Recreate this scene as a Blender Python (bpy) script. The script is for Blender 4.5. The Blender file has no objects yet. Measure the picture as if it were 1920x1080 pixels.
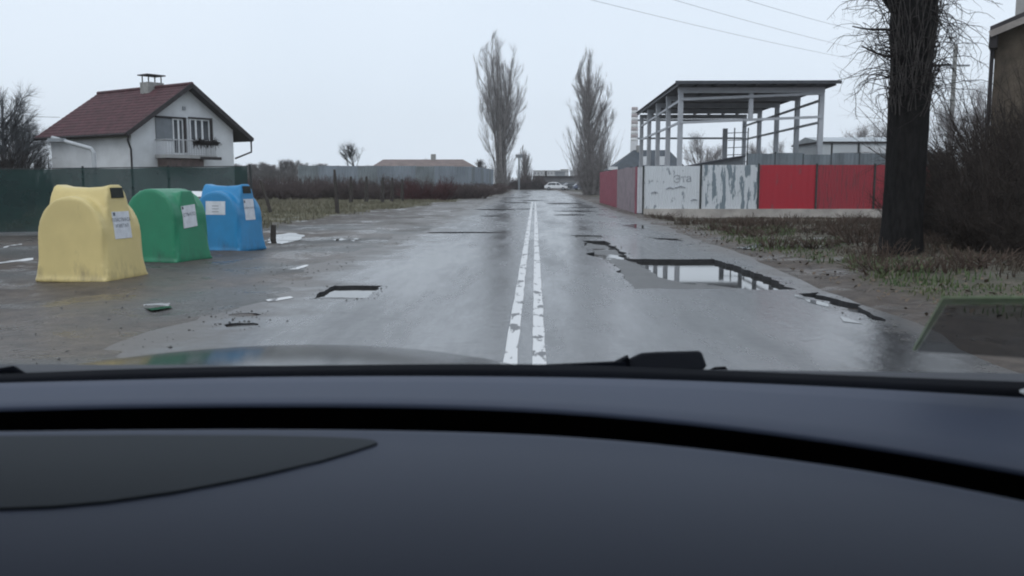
import bpy, bmesh, math, random
import numpy as np
from mathutils import Vector, Matrix, noise
from mathutils.geometry import delaunay_2d_cdt
from mathutils.bvhtree import BVHTree

random.seed(7)
R = math.radians
S = bpy.context.scene
COL = S.collection

# ------------------------------------------------------------------ camera
F = 1663.0
PITCH, YAW, CAMZ = R(6.79), R(1.47), 1.45
cd = bpy.data.cameras.new('camera')
cam = bpy.data.objects.new('camera', cd)
COL.objects.link(cam)
cd.sensor_width = 36.0
cd.lens = 36.0 * F / 1920.0
cd.clip_start, cd.clip_end = 0.05, 4000.0
cam.location = (0, 0, CAMZ)
cam.rotation_euler = (R(90) - PITCH, 0, YAW)
cd.dof.use_dof = True
cd.dof.focus_distance = 14.0
cd.dof.aperture_fstop = 9.0
S.camera = cam
CM = cam.rotation_euler.to_matrix()

def ray(u, v):
    return CM @ Vector(((u - 960.0) / F, -(v - 540.0) / F, -1.0))
def at(u, v, y):                    # the point seen at (u, v), y metres down the road
    d = ray(u, v); k = y / d.y
    return Vector((d.x * k, y, CAMZ + d.z * k))
def gnd(u, v, z=0.0):               # the point seen at (u, v) on the level z
    d = ray(u, v); k = (z - CAMZ) / d.z
    return Vector((d.x * k, d.y * k, z))

# ------------------------------------------------------------------ sky and sun (overcast)
W = bpy.data.worlds.new('World'); S.world = W; W.use_nodes = True
nt = W.node_tree; nt.nodes.clear()
wo = nt.nodes.new('ShaderNodeOutputWorld'); bg = nt.nodes.new('ShaderNodeBackground')
sk = nt.nodes.new('ShaderNodeTexSky'); sk.sky_type = 'NISHITA'; sk.sun_disc = False
SUN_EL, SUN_ROT = R(48), R(200)
sk.sun_elevation, sk.sun_rotation = SUN_EL, SUN_ROT
sk.air_density, sk.dust_density, sk.ozone_density = 1.0, 4.0, 1.0
mx = nt.nodes.new('ShaderNodeMix'); mx.data_type = 'RGBA'
mx.inputs[0].default_value = 0.93
cl = nt.nodes.new('ShaderNodeTexNoise'); cl.inputs['Scale'].default_value = 2.2; cl.inputs['Detail'].default_value = 3
cw = nt.nodes.new('ShaderNodeTexCoord'); nt.links.new(cw.outputs['Generated'], cl.inputs[0])
cc = nt.nodes.new('ShaderNodeValToRGB'); cc.color_ramp.elements[0].position, cc.color_ramp.elements[1].position = .3, .7
cc.color_ramp.elements[0].color, cc.color_ramp.elements[1].color = (8.7, 9.6, 10.9, 1), (9.4, 10.2, 11.4, 1)
nt.links.new(cl.outputs['Fac'], cc.inputs[0]); nt.links.new(cc.outputs[0], mx.inputs[7])      # the cloud layer in front of the clear sky
nt.links.new(sk.outputs[0], mx.inputs[6]); nt.links.new(mx.outputs[2], bg.inputs[0])
bg.inputs[1].default_value = 0.1
nt.links.new(bg.outputs[0], wo.inputs[0])
sd = bpy.data.lights.new('sun', 'SUN'); sd.energy = 0.5; sd.angle = R(40); sd.color = (1, .97, .93)
sun = bpy.data.objects.new('sun', sd); COL.objects.link(sun)
sun.rotation_euler = (R(90) - SUN_EL, 0, R(180) - SUN_ROT)
S.view_settings.view_transform = 'Standard'; S.view_settings.look = 'None'
S.view_settings.exposure = 0.0; S.view_settings.gamma = 1.0
S.view_settings.use_curve_mapping = False
S.render.engine = 'CYCLES'
S.cycles.use_denoising = True
S.cycles.max_bounces = 6; S.cycles.transparent_max_bounces = 12; S.cycles.volume_bounces = 3
S.cycles.diffuse_bounces = 3; S.cycles.glossy_bounces = 3
S.cycles.filter_width = 2.0

# ------------------------------------------------------------------ materials
MATS = {}
def mat(name, col, rough=.7, var=.25, scale=6.0, bump=0.0, bscale=None, spec=.5, metal=0.0, col2=None, stretch=(1, 1, 1), coat=0.0, lo=.35, hi=.65, detail=5.0, rvar=0.0):
    if name in MATS: return MATS[name]
    m = bpy.data.materials.new(name); m.use_nodes = True
    n = m.node_tree.nodes; l = m.node_tree.links; p = n['Principled BSDF']
    tc = n.new('ShaderNodeTexCoord'); mp = n.new('ShaderNodeMapping'); mp.inputs['Scale'].default_value = stretch
    l.new(tc.outputs['Object'], mp.inputs[0])
    nz = n.new('ShaderNodeTexNoise'); nz.inputs['Scale'].default_value = scale; nz.inputs['Detail'].default_value = detail; nz.inputs['Roughness'].default_value = .6
    l.new(mp.outputs[0], nz.inputs[0])
    rp = n.new('ShaderNodeValToRGB')
    a = tuple(c * (1 - var) for c in col); b = tuple(min(1, c * (1 + var)) for c in (col2 or col))
    if col2: a = col; b = col2
    rp.color_ramp.elements[0].position, rp.color_ramp.elements[1].position = lo, hi
    rp.color_ramp.elements[0].color = (*a, 1); rp.color_ramp.elements[1].color = (*b, 1)
    l.new(nz.outputs['Fac'], rp.inputs[0]); l.new(rp.outputs[0], p.inputs['Base Color'])
    p.inputs['Roughness'].default_value = rough; p.inputs['Metallic'].default_value = metal
    p.inputs['Specular IOR Level'].default_value = spec; p.inputs['Coat Weight'].default_value = coat
    p.inputs['Coat Roughness'].default_value = .04
    if rvar:
        mr = n.new('ShaderNodeMapRange'); mr.inputs[1].default_value = .3; mr.inputs[2].default_value = .7
        mr.inputs[3].default_value = max(.02, rough - rvar); mr.inputs[4].default_value = min(1, rough + rvar)
        l.new(nz.outputs['Fac'], mr.inputs[0]); l.new(mr.outputs[0], p.inputs['Roughness'])
    if bump:
        bz = n.new('ShaderNodeTexNoise'); bz.inputs['Scale'].default_value = bscale or scale * 4; bz.inputs['Detail'].default_value = 4
        l.new(mp.outputs[0], bz.inputs[0])
        bp = n.new('ShaderNodeBump'); bp.inputs['Strength'].default_value = bump; bp.inputs['Distance'].default_value = .02
        l.new(bz.outputs['Fac'], bp.inputs['Height']); l.new(bp.outputs[0], p.inputs['Normal'])
    MATS[name] = m
    return m

def wear(name, top, under, amount=.55, scale=3.0, stretch=(6, 6, 1), rough=.55):
    """paint that has flaked off in patches"""
    m = mat(name, top, rough, col2=under, scale=scale, stretch=stretch, lo=amount, hi=amount + .03, detail=6)
    return m

# ------------------------------------------------------------------ mesh helpers
class MB:
    def __init__(s): s.v = []; s.f = []; s.k = []
    def add(s, vs, fs, k=0):
        o = len(s.v); s.v += [tuple(x) for x in vs]; s.f += [tuple(i + o for i in f) for f in fs]; s.k += [k] * len(fs)
    def box(s, x0, x1, y0, y1, z0, z1, k=0, M=None):
        vs = [Vector(p) for p in ((x0, y0, z0), (x1, y0, z0), (x1, y1, z0), (x0, y1, z0), (x0, y0, z1), (x1, y0, z1), (x1, y1, z1), (x0, y1, z1))]
        if M: vs = [M @ p for p in vs]
        s.add(vs, [(3, 2, 1, 0), (4, 5, 6, 7), (0, 1, 5, 4), (1, 2, 6, 5), (2, 3, 7, 6), (3, 0, 4, 7)], k)
    def bar(s, a, b, w, h=None, k=0):
        a, b = Vector(a), Vector(b); h = h or w; d = (b - a).normalized()
        up = Vector((0, 0, 1)) if abs(d.z) < .95 else Vector((0, 1, 0))
        x = d.cross(up).normalized(); y = x.cross(d)
        q = [x * (i * w / 2) + y * (j * h / 2) for i, j in ((-1, -1), (1, -1), (1, 1), (-1, 1))]
        s.add([a + c for c in q] + [b + c for c in q], [(0, 1, 2, 3), (7, 6, 5, 4), (4, 5, 1, 0), (5, 6, 2, 1), (6, 7, 3, 2), (7, 4, 0, 3)], k)
    def tube(s, pts, rad, n=8, cap=True, k=0):
        pts = [Vector(p) for p in pts]; rad = rad if isinstance(rad, (list, tuple)) else [rad] * len(pts)
        vs = []; fs = []; ref = None
        for i, p in enumerate(pts):
            d = (pts[min(i + 1, len(pts) - 1)] - pts[max(i - 1, 0)]).normalized()
            if ref is None: ref = Vector((1, 0, 0)) if abs(d.x) < .9 else Vector((0, 1, 0))
            x = (ref - d * ref.dot(d)).normalized(); y = d.cross(x); ref = x
            vs += [p + (x * math.cos(2 * math.pi * j / n) + y * math.sin(2 * math.pi * j / n)) * rad[i] for j in range(n)]
        for i in range(len(pts) - 1):
            fs += [(i * n + j, i * n + (j + 1) % n, (i + 1) * n + (j + 1) % n, (i + 1) * n + j) for j in range(n)]
        if cap: fs += [tuple(range(n))[::-1], tuple((len(pts) - 1) * n + j for j in range(n))]
        s.add(vs, fs, k)
    def prism(s, poly, a, b, k=0):      # poly of points, extruded by vector (b-a) given as two offsets
        n = len(poly); a, b = Vector(a), Vector(b)
        s.add([Vector(p) + a for p in poly] + [Vector(p) + b for p in poly],
              [tuple(range(n))[::-1], tuple(range(n, 2 * n))] + [(i, (i + 1) % n, n + (i + 1) % n, n + i) for i in range(n)], k)
    def mesh(s, name, mats, smooth=False):
        me = bpy.data.meshes.new(name); me.from_pydata(s.v, [], s.f)
        for m in (mats if isinstance(mats, (list, tuple)) else [mats]): me.materials.append(m)
        if any(s.k): me.polygons.foreach_set('material_index', s.k)
        if smooth: me.polygons.foreach_set('use_smooth', [True] * len(me.polygons))
        me.validate(); me.update()
        return me
    def obj(s, name, mats, parent=None, smooth=False, fix=True, bev=0.0):
        me = s.mesh(name, mats, smooth)
        if fix:
            bm = bmesh.new(); bm.from_mesh(me); bmesh.ops.recalc_face_normals(bm, faces=bm.faces)
            if bev: bmesh.ops.bevel(bm, geom=bm.edges[:], offset=bev, segments=2, affect='EDGES', profile=.6)
            bm.to_mesh(me); bm.free()
        return link(name, me, parent)

def link(name, me, parent=None):
    o = bpy.data.objects.new(name, me); COL.objects.link(o)
    if parent is not None: o.parent = parent
    return o
def tag(o, label=None, cat=None, group=None, kind=None):
    for k, v in (('label', label), ('category', cat), ('group', group), ('kind', kind)):
        if v: o[k] = v
    return o
def thing(name, label, cat, loc=(0, 0, 0), rz=0.0, group=None):
    o = bpy.data.objects.new(name, None); COL.objects.link(o); o.location = loc; o.rotation_euler = (0, 0, rz)
    o.empty_display_size = .1
    return tag(o, label, cat, group)
def copy_tree(o, parent=None):
    c = o.copy(); COL.objects.link(c); c.parent = parent
    for ch in list(o.children): copy_tree(ch, c)
    return c
def npmesh(name, V, Q, m, smooth=True):
    me = bpy.data.meshes.new(name); V = np.asarray(V, np.float32); Q = np.asarray(Q, np.int32); k = Q.shape[1]
    me.vertices.add(len(V)); me.vertices.foreach_set('co', V.ravel())
    me.loops.add(Q.size); me.loops.foreach_set('vertex_index', Q.ravel())
    me.polygons.add(len(Q)); me.polygons.foreach_set('loop_start', np.arange(0, Q.size, k, dtype=np.int32))
    me.polygons.foreach_set('use_smooth', np.full(len(Q), smooth))
    me.materials.append(m); me.update(calc_edges=True)
    return me
def text_mesh(txt, size, M, m, name='lettering', parent=None, bold=.0):
    c = bpy.data.curves.new(name, 'FONT'); c.body = txt; c.size = size; c.align_x = 'CENTER'; c.align_y = 'CENTER'; c.offset = bold
    t = bpy.data.objects.new('t', c); COL.objects.link(t)
    me = bpy.data.meshes.new_from_object(t.evaluated_get(bpy.context.evaluated_depsgraph_get()))
    bpy.data.objects.remove(t); me.transform(M); me.materials.clear(); me.materials.append(m)
    o = link(name, me, parent); o['kind'] = 'stuff'; return o
def fbm(x, y, s=1.0, o=0.0):
    return noise.fractal(Vector((x * s + o, y * s - o, o * .37)), 1.0, 2.0, 4)

# ------------------------------------------------------------------ ground
def left_edge(y): return -3.75 + .30 * fbm(0, y, .35, 3) + .12 * fbm(0, y, 1.9, 5)
def right_edge(y): return 3.75 + .45 * min(1, max(0, (y - 8) / 8)) + .22 * fbm(3, y, .4, 9) + .1 * fbm(0, y, 2.1, 8)
def grass_amount(x, y):
    w = .9 * fbm(x, y, .25, 1) + .4 * fbm(x, y, 1.1, 2)
    if x < 0:
        lim = -8.9 + (y - 29) * .0745 if y < 90 else -4.4
        g = min((lim + w - x) / .8, (y - 27.0 + w * 1.5 + max(0, -x - 9) * .12) / 1.0)
    else:
        g = (x - 4.75 - w * .55) / .55
        if y > 41: g = min(g, (x - 30) / 2) if y < 75 else (x - 6.2 - w) / .8
    return min(1, max(0, g))
def ground_z(x, y):
    le, re = -3.75, 3.75
    re = 4.25 + .5 * min(1, max(0, (y - 8) / 2))
    d = min(x - le, re - x)                       # how far inside the road
    n = .028 * fbm(x, y, .8, 4) + .05 * fbm(x, y, .17, 6)
    if -40 < y < 168 and d > .7:
        return -.012 - .11 * min(1, (d - .7) / .4)
    e = min(1, max(0, (.7 - d) / 1.4))
    z = -.010 + (n + .020 * fbm(x, y, 1.6, 31)) * e + .012 * e + (.016 * fbm(x, y, .9, 33) + .012 * fbm(x, y, 2.4, 35)) * (1 if x < 0 else .4)
    if x > 0:
        z += min(1, max(0, (x - 4.6) / 2.5)) * (.16 - .34 * min(1, max(0, (y - 22) / 15)))
    else:
        z += .05 * min(1, max(0, (-x - 9) / 4)) * (1 if y > 27 else 0) - .055 * min(1, max(0, (-x - 4.9) / 1.0)) * min(1, max(0, (27 - y) / 4))
    return z
def axis(parts):
    out = []
    for a, b, st in parts: out += list(np.arange(a, b, st))
    return out
XS = axis([(-900, -300, 100), (-300, -60, 24), (-60, -18, 3), (-18, 18, .28), (18, 60, 3), (60, 300, 24), (300, 901, 100)])
YS = axis([(-300, -40, 40), (-40, 2, 4), (2, 46, .33), (46, 50, .5), (50, 110, 1.5), (110, 180, 4), (180, 600, 40), (600, 901, 100)])
V = []; Wt = []
for y in YS:
    for x in XS:
        V.append((x, y, ground_z(x, y)))
        g = grass_amount(x, y)
        if x < 0: wet = max(0, min(1, (x + 8.5) / 3.5)) * .75 + .15
        else: wet = .35
        mud = 1.0 if x > 3 and x < 5.4 else (min(1, max(.1, .62 + 1.3 * fbm(x, y, .45, 55))) if x < 0 and y < 30 else .7)
        Wt.append((g * (.45 if x > 0 else 1), min(1, wet + .5 * fbm(x, y, .5, 12)), mud, 1))
nx = len(XS); Q = [(j * nx + i, j * nx + i + 1, (j + 1) * nx + i + 1, (j + 1) * nx + i) for j in range(len(YS) - 1) for i in range(nx - 1)]

gm = bpy.data.materials.new('ground_soil'); gm.use_nodes = True
n = gm.node_tree.nodes; l = gm.node_tree.links; p = n['Principled BSDF']
at_ = n.new('ShaderNodeAttribute'); at_.attribute_name = 'cover'
sep = n.new('ShaderNodeSeparateColor'); l.new(at_.outputs['Color'], sep.inputs[0])
tc = n.new('ShaderNodeTexCoord')
def nz(scale, detail=6, rough=.65):
    a = n.new('ShaderNodeTexNoise'); a.inputs['Scale'].default_value = scale; a.inputs['Detail'].default_value = detail; a.inputs['Roughness'].default_value = rough
    l.new(tc.outputs['Object'], a.inputs[0]); return a
def ramp(src, c0, c1, lo=.35, hi=.65):
    r = n.new('ShaderNodeValToRGB'); e = r.color_ramp.elements
    e[0].position, e[1].position = lo, hi; e[0].color = (*c0, 1); e[1].color = (*c1, 1); l.new(src, r.inputs[0]); return r
def mixc(f, a, b):
    m_ = n.new('ShaderNodeMix'); m_.data_type = 'RGBA'
    l.new(f, m_.inputs[0]); l.new(a, m_.inputs[6]); l.new(b, m_.inputs[7]); return m_.outputs[2]
n1, n2, n3 = nz(3.5), nz(24, 4), nz(.75, 7)
grav = ramp(n2.outputs['Fac'], (.026, .029, .029), (.085, .088, .085), .3, .7)
dirt = ramp(n1.outputs['Fac'], (.040, .029, .022), (.105, .080, .062))
grs = ramp(n1.outputs['Fac'], (.070, .070, .034), (.130, .115, .070))
c = mixc(sep.outputs[2], grav.outputs[0], dirt.outputs[0]); c = mixc(sep.outputs[0], c, grs.outputs[0])
l.new(c, p.inputs['Base Color'])
ad = n.new('ShaderNodeMath'); ad.operation = 'MULTIPLY_ADD'; ad.inputs[1].default_value = -.42; ad.inputs[2].default_value = .80
l.new(sep.outputs[1], ad.inputs[0])
gr = n.new('ShaderNodeMath'); gr.operation = 'MULTIPLY_ADD'; gr.inputs[1].default_value = .4; l.new(sep.outputs[0], gr.inputs[0]); l.new(ad.outputs[0], gr.inputs[2])
wr = n.new('ShaderNodeMapRange'); wr.interpolation_type = 'SMOOTHSTEP'; wr.inputs[1].default_value = .50; wr.inputs[2].default_value = .64; wr.inputs[3].default_value = 1.0; wr.inputs[4].default_value = .32
l.new(n3.outputs['Fac'], wr.inputs[0])
wm = n.new('ShaderNodeMath'); wm.operation = 'MULTIPLY'; l.new(gr.outputs[0], wm.inputs[0]); l.new(wr.outputs[0], wm.inputs[1])
l.new(wm.outputs[0], p.inputs['Roughness'])
n4 = nz(8, 7, .7)
bp0 = n.new('ShaderNodeBump'); bp0.inputs['Strength'].default_value = .8; bp0.inputs['Distance'].default_value = .05; l.new(n4.outputs['Fac'], bp0.inputs['Height'])
bp = n.new('ShaderNodeBump'); bp.inputs['Strength'].default_value = .8; bp.inputs['Distance'].default_value = .03
l.new(n2.outputs['Fac'], bp.inputs['Height']); l.new(bp0.outputs[0], bp.inputs['Normal']); l.new(bp.outputs[0], p.inputs['Normal'])
me = npmesh('ground', V, Q, gm)
ca = me.color_attributes.new('cover', 'FLOAT_COLOR', 'POINT'); ca.data.foreach_set('color', np.array(Wt, np.float32).ravel())
tag(link('ground', me), kind='structure')

# ------------------------------------------------------------------ road with cut-out potholes
def rag(poly, amp=.03, step=.25, seed=0):
    out = []; m = len(poly)
    for i in range(m):
        a, b = Vector(poly[i]), Vector(poly[(i + 1) % m]); k = max(1, int((b - a).length / step)); nn = Vector((-(b - a).y, (b - a).x)).normalized() if (b - a).length else Vector((0, 0))
        for j in range(k):
            q = a.lerp(b, j / k); q = q + nn * amp * fbm(q.x, q.y, 3.0, seed + 20); out.append((q.x, q.y))
    return out
def pxpoly(pts): return [tuple(gnd(u, v)[:2]) for u, v in pts]
def inside(pt, poly):
    x, y = pt; r = False; j = len(poly) - 1
    for i in range(len(poly)):
        xi, yi = poly[i]; xj, yj = poly[j]
        if (yi > y) != (yj > y) and x < (xj - xi) * (y - yi) / (yj - yi) + xi: r = not r
        j = i
    return r
holes = [   # outline, depth
    (rag([(1.20, 22.2), (1.22, 18.6), (1.02, 18.2), (1.42, 16.0), (1.36, 12.1), (3.55, 12.1), (3.62, 13.5), (3.42, 16.9), (1.85, 16.9), (1.78, 22.2)], .11, .12, 1), .10),
    (rag([(-2.80, 10.9), (-2.14, 11.0), (-2.13, 12.4), (-2.84, 12.4)], .07, .09, 2), .075),
]
small = [((-3.2, 9.6), .17, .12), ((-3.0, 8.95), .15, .10)]
for i, ((cx, cy), a, b) in enumerate(small):
    holes.append((rag([(cx + a * math.cos(t), cy + b * math.sin(t)) for t in np.linspace(0, 2 * math.pi, 12, endpoint=False)], .11, .07, 30 + i), .03))
holes.append((rag([(3.50, 11.6), (3.72, 11.8), (3.80, 10.7), (3.78, 9.7), (3.66, 9.3), (3.60, 10.4)], .14, .12, 7), .09))
holes.append((rag([(1.02, 24.6), (1.9, 24.4), (1.7, 23.2), (1.15, 23.4)], .12, .2, 8), .04))
holes.append((rag([(2.9, 23.8), (3.7, 23.0), (3.75, 22.2), (3.2, 22.8)], .12, .2, 9), .05))
rs = random.Random(4)
farp = [(930, 393, 1.3, 1.2), (1078, 396, 1.2, .9), (1092, 389, 1.0, .8), (965, 380, 1.2, 1.5), (905, 386, 1.2, 1.4), (985, 392, .7, 1.0), (880, 408, 1.2, .7),
        (860, 436, 1.3, .45), (1070, 403, .8, .7), (960, 371, 1.4, 2.2), (1060, 382, 1.3, 2.0), (1000, 376, 1.2, 1.6), (925, 405, .6, .5)]
for i, (u, v, a, b) in enumerate(farp):
    q = gnd(u, v); poly = rag([(q.x + a * rs.uniform(.7, 1.1) * math.cos(t), q.y + b * rs.uniform(.7, 1.1) * math.sin(t)) for t in np.linspace(0, 2 * math.pi, 9, endpoint=False)], .15, .4, 50 + i)
    if all(left_edge(y) + .15 < x < right_edge(y) - .15 for x, y in poly): holes.append((poly, .06))
ys = [-30 + i * .7 for i in range(int(196 / .7))]
outline = [(left_edge(y), y) for y in ys] + [(right_edge(y), y) for y in reversed(ys)]
pts = [Vector(q) for q in outline]; edges = [(i, (i + 1) % len(pts)) for i in range(len(pts))]
for poly, d in holes:
    o = len(pts); pts += [Vector(q) for q in poly]; edges += [(o + i, o + (i + 1) % len(poly)) for i in range(len(poly))]
cv, ce, cf, *_ = delaunay_2d_cdt(pts, edges, [], 1, 1e-5)
rb = MB()
fs = []
for f in cf:
    ctr = sum((cv[i] for i in f), Vector((0, 0))) / len(f)
    if inside(ctr, outline) and not any(inside(ctr, h) for h, d in holes): fs.append(f)
rb.add([(q.x, q.y, 0) for q in cv], fs)
nx_ = len(outline)     # broken edge of the asphalt sheet
rb.add([(x, y, 0) for x, y in outline] + [(x, y, -.06) for x, y in outline], [(i, (i + 1) % nx_, nx_ + (i + 1) % nx_, nx_ + i) for i in range(nx_)], 1)
for poly, d in holes:
    m_ = len(poly)
    rb.add([(x, y, 0) for x, y in poly] + [(x, y, -d) for x, y in poly], [(i, (i + 1) % m_, m_ + (i + 1) % m_, m_ + i) for i in range(m_)], 1)
am = bpy.data.materials.new('wet_asphalt'); am.use_nodes = True
n = am.node_tree.nodes; l = am.node_tree.links; p = n['Principled BSDF']; tc = n.new('ShaderNodeTexCoord')
mp = n.new('ShaderNodeMapping'); mp.inputs['Scale'].default_value = (1, .16, 1); l.new(tc.outputs['Object'], mp.inputs[0])
a1, a2, a3 = nz(.55, 7, .7), nz(55, 3), nz(7, 6)
l.new(mp.outputs[0], a1.inputs[0])
c1 = ramp(a3.outputs['Fac'], (.024, .026, .030), (.070, .071, .075)); c2 = ramp(a2.outputs['Fac'], (.030, .031, .034), (.085, .086, .090))
mm = n.new('ShaderNodeMix'); mm.data_type = 'RGBA'; mm.inputs[0].default_value = .55
l.new(c1.outputs[0], mm.inputs[6]); l.new(c2.outputs[0], mm.inputs[7])
sx = n.new('ShaderNodeSeparateXYZ'); l.new(tc.outputs['Object'], sx.inputs[0])
a4 = nz(.9, 7, .7)
def mr_(src, a, b_, c_, d_):
    r = n.new('ShaderNodeMapRange'); r.interpolation_type = 'SMOOTHSTEP'
    for i_, v_ in enumerate((a, b_, c_, d_)): r.inputs[i_ + 1].default_value = v_
    l.new(src, r.inputs[0]); return r.outputs[0]
def mth(op, a, b_):
    r = n.new('ShaderNodeMath'); r.operation = op
    for i_, q in enumerate((a, b_)):
        if isinstance(q, (int, float)): r.inputs[i_].default_value = q
        else: l.new(q, r.inputs[i_])
    return r.outputs[0]
off = mth('MULTIPLY', mth('SUBTRACT', a4.outputs['Fac'], .5), 4.2)
mudl = mr_(mth('ADD', mth('MULTIPLY', sx.outputs[0], -1.0), off), 2.3, 3.7, 0, 1)
mudr = mr_(mth('ADD', sx.outputs[0], mth('MULTIPLY', off, .6)), 3.3, 4.3, 0, 1)
mud = mth('MAXIMUM', mudl, mudr)
mc = n.new('ShaderNodeMix'); mc.data_type = 'RGBA'; mc.inputs[7].default_value = (.074, .060, .050, 1)
l.new(mth('MULTIPLY', mud, .85), mc.inputs[0]); l.new(mm.outputs[2], mc.inputs[6])
vo = n.new('ShaderNodeTexVoronoi'); vo.feature = 'DISTANCE_TO_EDGE'; vo.inputs['Scale'].default_value = .42
wv = n.new('ShaderNodeMix'); wv.data_type = 'VECTOR'; wv.inputs[0].default_value = .12
l.new(tc.outputs['Object'], wv.inputs[4]); l.new(a3.outputs['Color'], wv.inputs[5]); l.new(wv.outputs[1], vo.inputs[0])
crack = mth('MULTIPLY', mr_(vo.outputs['Distance'], .004, .012, 1, 0), mr_(a4.outputs['Fac'], .46, .60, 0, .8))
ck = n.new('ShaderNodeMix'); ck.data_type = 'RGBA'; ck.inputs[7].default_value = (.012, .012, .012, 1)
l.new(crack, ck.inputs[0]); l.new(mc.outputs[2], ck.inputs[6]); l.new(ck.outputs[2], p.inputs['Base Color'])
mr = n.new('ShaderNodeMapRange'); mr.inputs[1].default_value = .38; mr.inputs[2].default_value = .62; mr.inputs[3].default_value = .10; mr.inputs[4].default_value = .36
l.new(a1.outputs['Fac'], mr.inputs[0])
rg_ = n.new('ShaderNodeMix'); rg_.data_type = 'FLOAT'; l.new(mud, rg_.inputs[0]); l.new(mr.outputs[0], rg_.inputs[2]); rg_.inputs[3].default_value = .46
l.new(rg_.outputs[0], p.inputs['Roughness'])
p.inputs['Specular IOR Level'].default_value = .9
bp = n.new('ShaderNodeBump'); bp.inputs['Strength'].default_value = .10; bp.inputs['Distance'].default_value = .006
l.new(a2.outputs['Fac'], bp.inputs['Height'])
bp2 = n.new('ShaderNodeBump'); bp2.inputs['Strength'].default_value = .28; bp2.inputs['Distance'].default_value = .02
l.new(a3.outputs['Fac'], bp2.inputs['Height']); l.new(bp.outputs[0], bp2.inputs['Normal']); l.new(bp2.outputs[0], p.inputs['Normal'])
M_edge = mat('broken_asphalt', (.022, .022, .024), .8, .4, 30)
M_hole = mat('pothole_floor', (.050, .048, .047), .42, .4, 9, bump=.5, bscale=40)
M_water = mat('puddle_water', (.030, .030, .028), .03, .1, 2, spec=.8)
tag(rb.obj('road', [am, M_edge], fix=False), kind='structure')
# floors of the holes: the big one rises gently towards its near edge
hb = MB()
for k, (poly, d) in enumerate(holes):
    pv = [Vector(q) for q in poly]
    x0, x1 = min(q.x for q in pv), max(q.x for q in pv); y0, y1 = min(q.y for q in pv), max(q.y for q in pv)
    inner = [Vector((x, y)) for x in np.arange(x0, x1, .18) for y in np.arange(y0, y1, .18 if k < 5 else .4) if inside((x, y), poly)]
    vv, _, ff, *_ = delaunay_2d_cdt(pv + inner, [(i, (i + 1) % len(pv)) for i in range(len(pv))], [], 1, 1e-5)
    vs = []
    for q in vv:
        z = -d * .8 + .020 * fbm(q.x, q.y, 1.6, 40) + .008 * fbm(q.x, q.y, 6, 41)
        if k == 0: z = -d * .85 + .075 * max(0, min(1, (13.9 - q.y - .25 * (q.x - 2.4)) / 1.8)) + .020 * fbm(q.x, q.y, 1.5, 40); z += .03 * max(0, min(1, (q.y - 16.6) / 1.5)) - .03 * max(0, min(1, (q.x - 2.8) / .4)) + .045 * max(0, min(1, (2.15 + .1 * fbm(q.x, q.y, 1.5, 44) - q.x) / .4)) * (q.y < 17.2)
        if k == 1: z = -d * .8 + .070 * max(0, min(1, (11.6 - q.y) / .7)) + .008 * fbm(q.x, q.y, 5, 40)
        vs.append((q.x, q.y, min(z, -.004)))
    hb.add(vs, [f for f in ff if inside(sum((vv[i] for i in f), Vector((0, 0))) / len(f), poly)])
tag(hb.obj('pothole_floor', M_hole, smooth=True), kind='structure')
wb = MB()
_bv = []
def surf(x, y):
    if not _bv:
        for nm in ('ground', 'road'):
            o = bpy.data.objects[nm]; _bv.append(BVHTree.FromPolygons([v_.co[:] for v_ in o.data.vertices], [p_.vertices[:] for p_ in o.data.polygons]))
    hs_ = [h[0].z for h in (t.ray_cast(Vector((x, y, 5)), Vector((0, 0, -1))) for t in _bv) if h[0]]
    return max(hs_) if hs_ else 0.0
def laid(b, poly, level=None, lift=.004, step=.16):
    pv = [Vector(q) for q in poly]; x0, x1 = min(q.x for q in pv), max(q.x for q in pv); y0, y1 = min(q.y for q in pv), max(q.y for q in pv)
    inner = [Vector((x, y)) for x in np.arange(x0, x1, step) for y in np.arange(y0, y1, step) if inside((x, y), poly)]
    vv, _, ff, *_ = delaunay_2d_cdt(pv + inner, [(i, (i + 1) % len(pv)) for i in range(len(pv))], [], 1, 1e-5)
    zs_ = [surf(q.x, q.y) for q in vv]
    if level is not None: lv = sum(zs_) / len(zs_); zs_ = [max(z, min(lv, z + .014)) for z in zs_]
    b.add([(q.x, q.y, z + lift) for q, z in zip(vv, zs_)], [f for f in ff if inside(sum((vv[i] for i in f), Vector((0, 0))) / len(f), poly)])
def sheet(b, poly, z, k=0):
    b.add([(x, y, z) for x, y in poly], [tuple(range(len(poly)))], k)
for k, (poly, d) in enumerate(holes):
    if k in (0, 1) or k % 2 == 0: sheet(wb, poly, -.060 if k == 0 else -.036 if k == 1 else -d * .82)
tag(wb.obj('pothole_water', M_water), kind='structure')
# puddles lying off the asphalt
pud = [[(500, 449), (512, 438), (545, 434), (572, 438), (560, 446), (530, 452)], [(620, 446), (640, 443), (650, 446), (634, 449)], [(652, 447), (668, 443), (676, 446), (664, 450)],
       [(272, 570), (320, 565), (322, 573), (276, 579)], [(1168, 421), (1195, 418), (1222, 425), (1200, 427)], [(1380, 462), (1430, 459), (1436, 463), (1395, 466)],
       [(1562, 587), (1585, 592), (1610, 602), (1588, 597)], [(1485, 548), (1510, 552), (1560, 570), (1530, 565)]]
wb = MB()
for i, pl in enumerate(pud):
    q = rag([tuple(gnd(u, v, .035)[:2]) for u, v in pl], .10, .2, 60 + i)
    laid(wb, q, 0)
tag(wb.obj('puddle', M_water, smooth=True), kind='structure')
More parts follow.
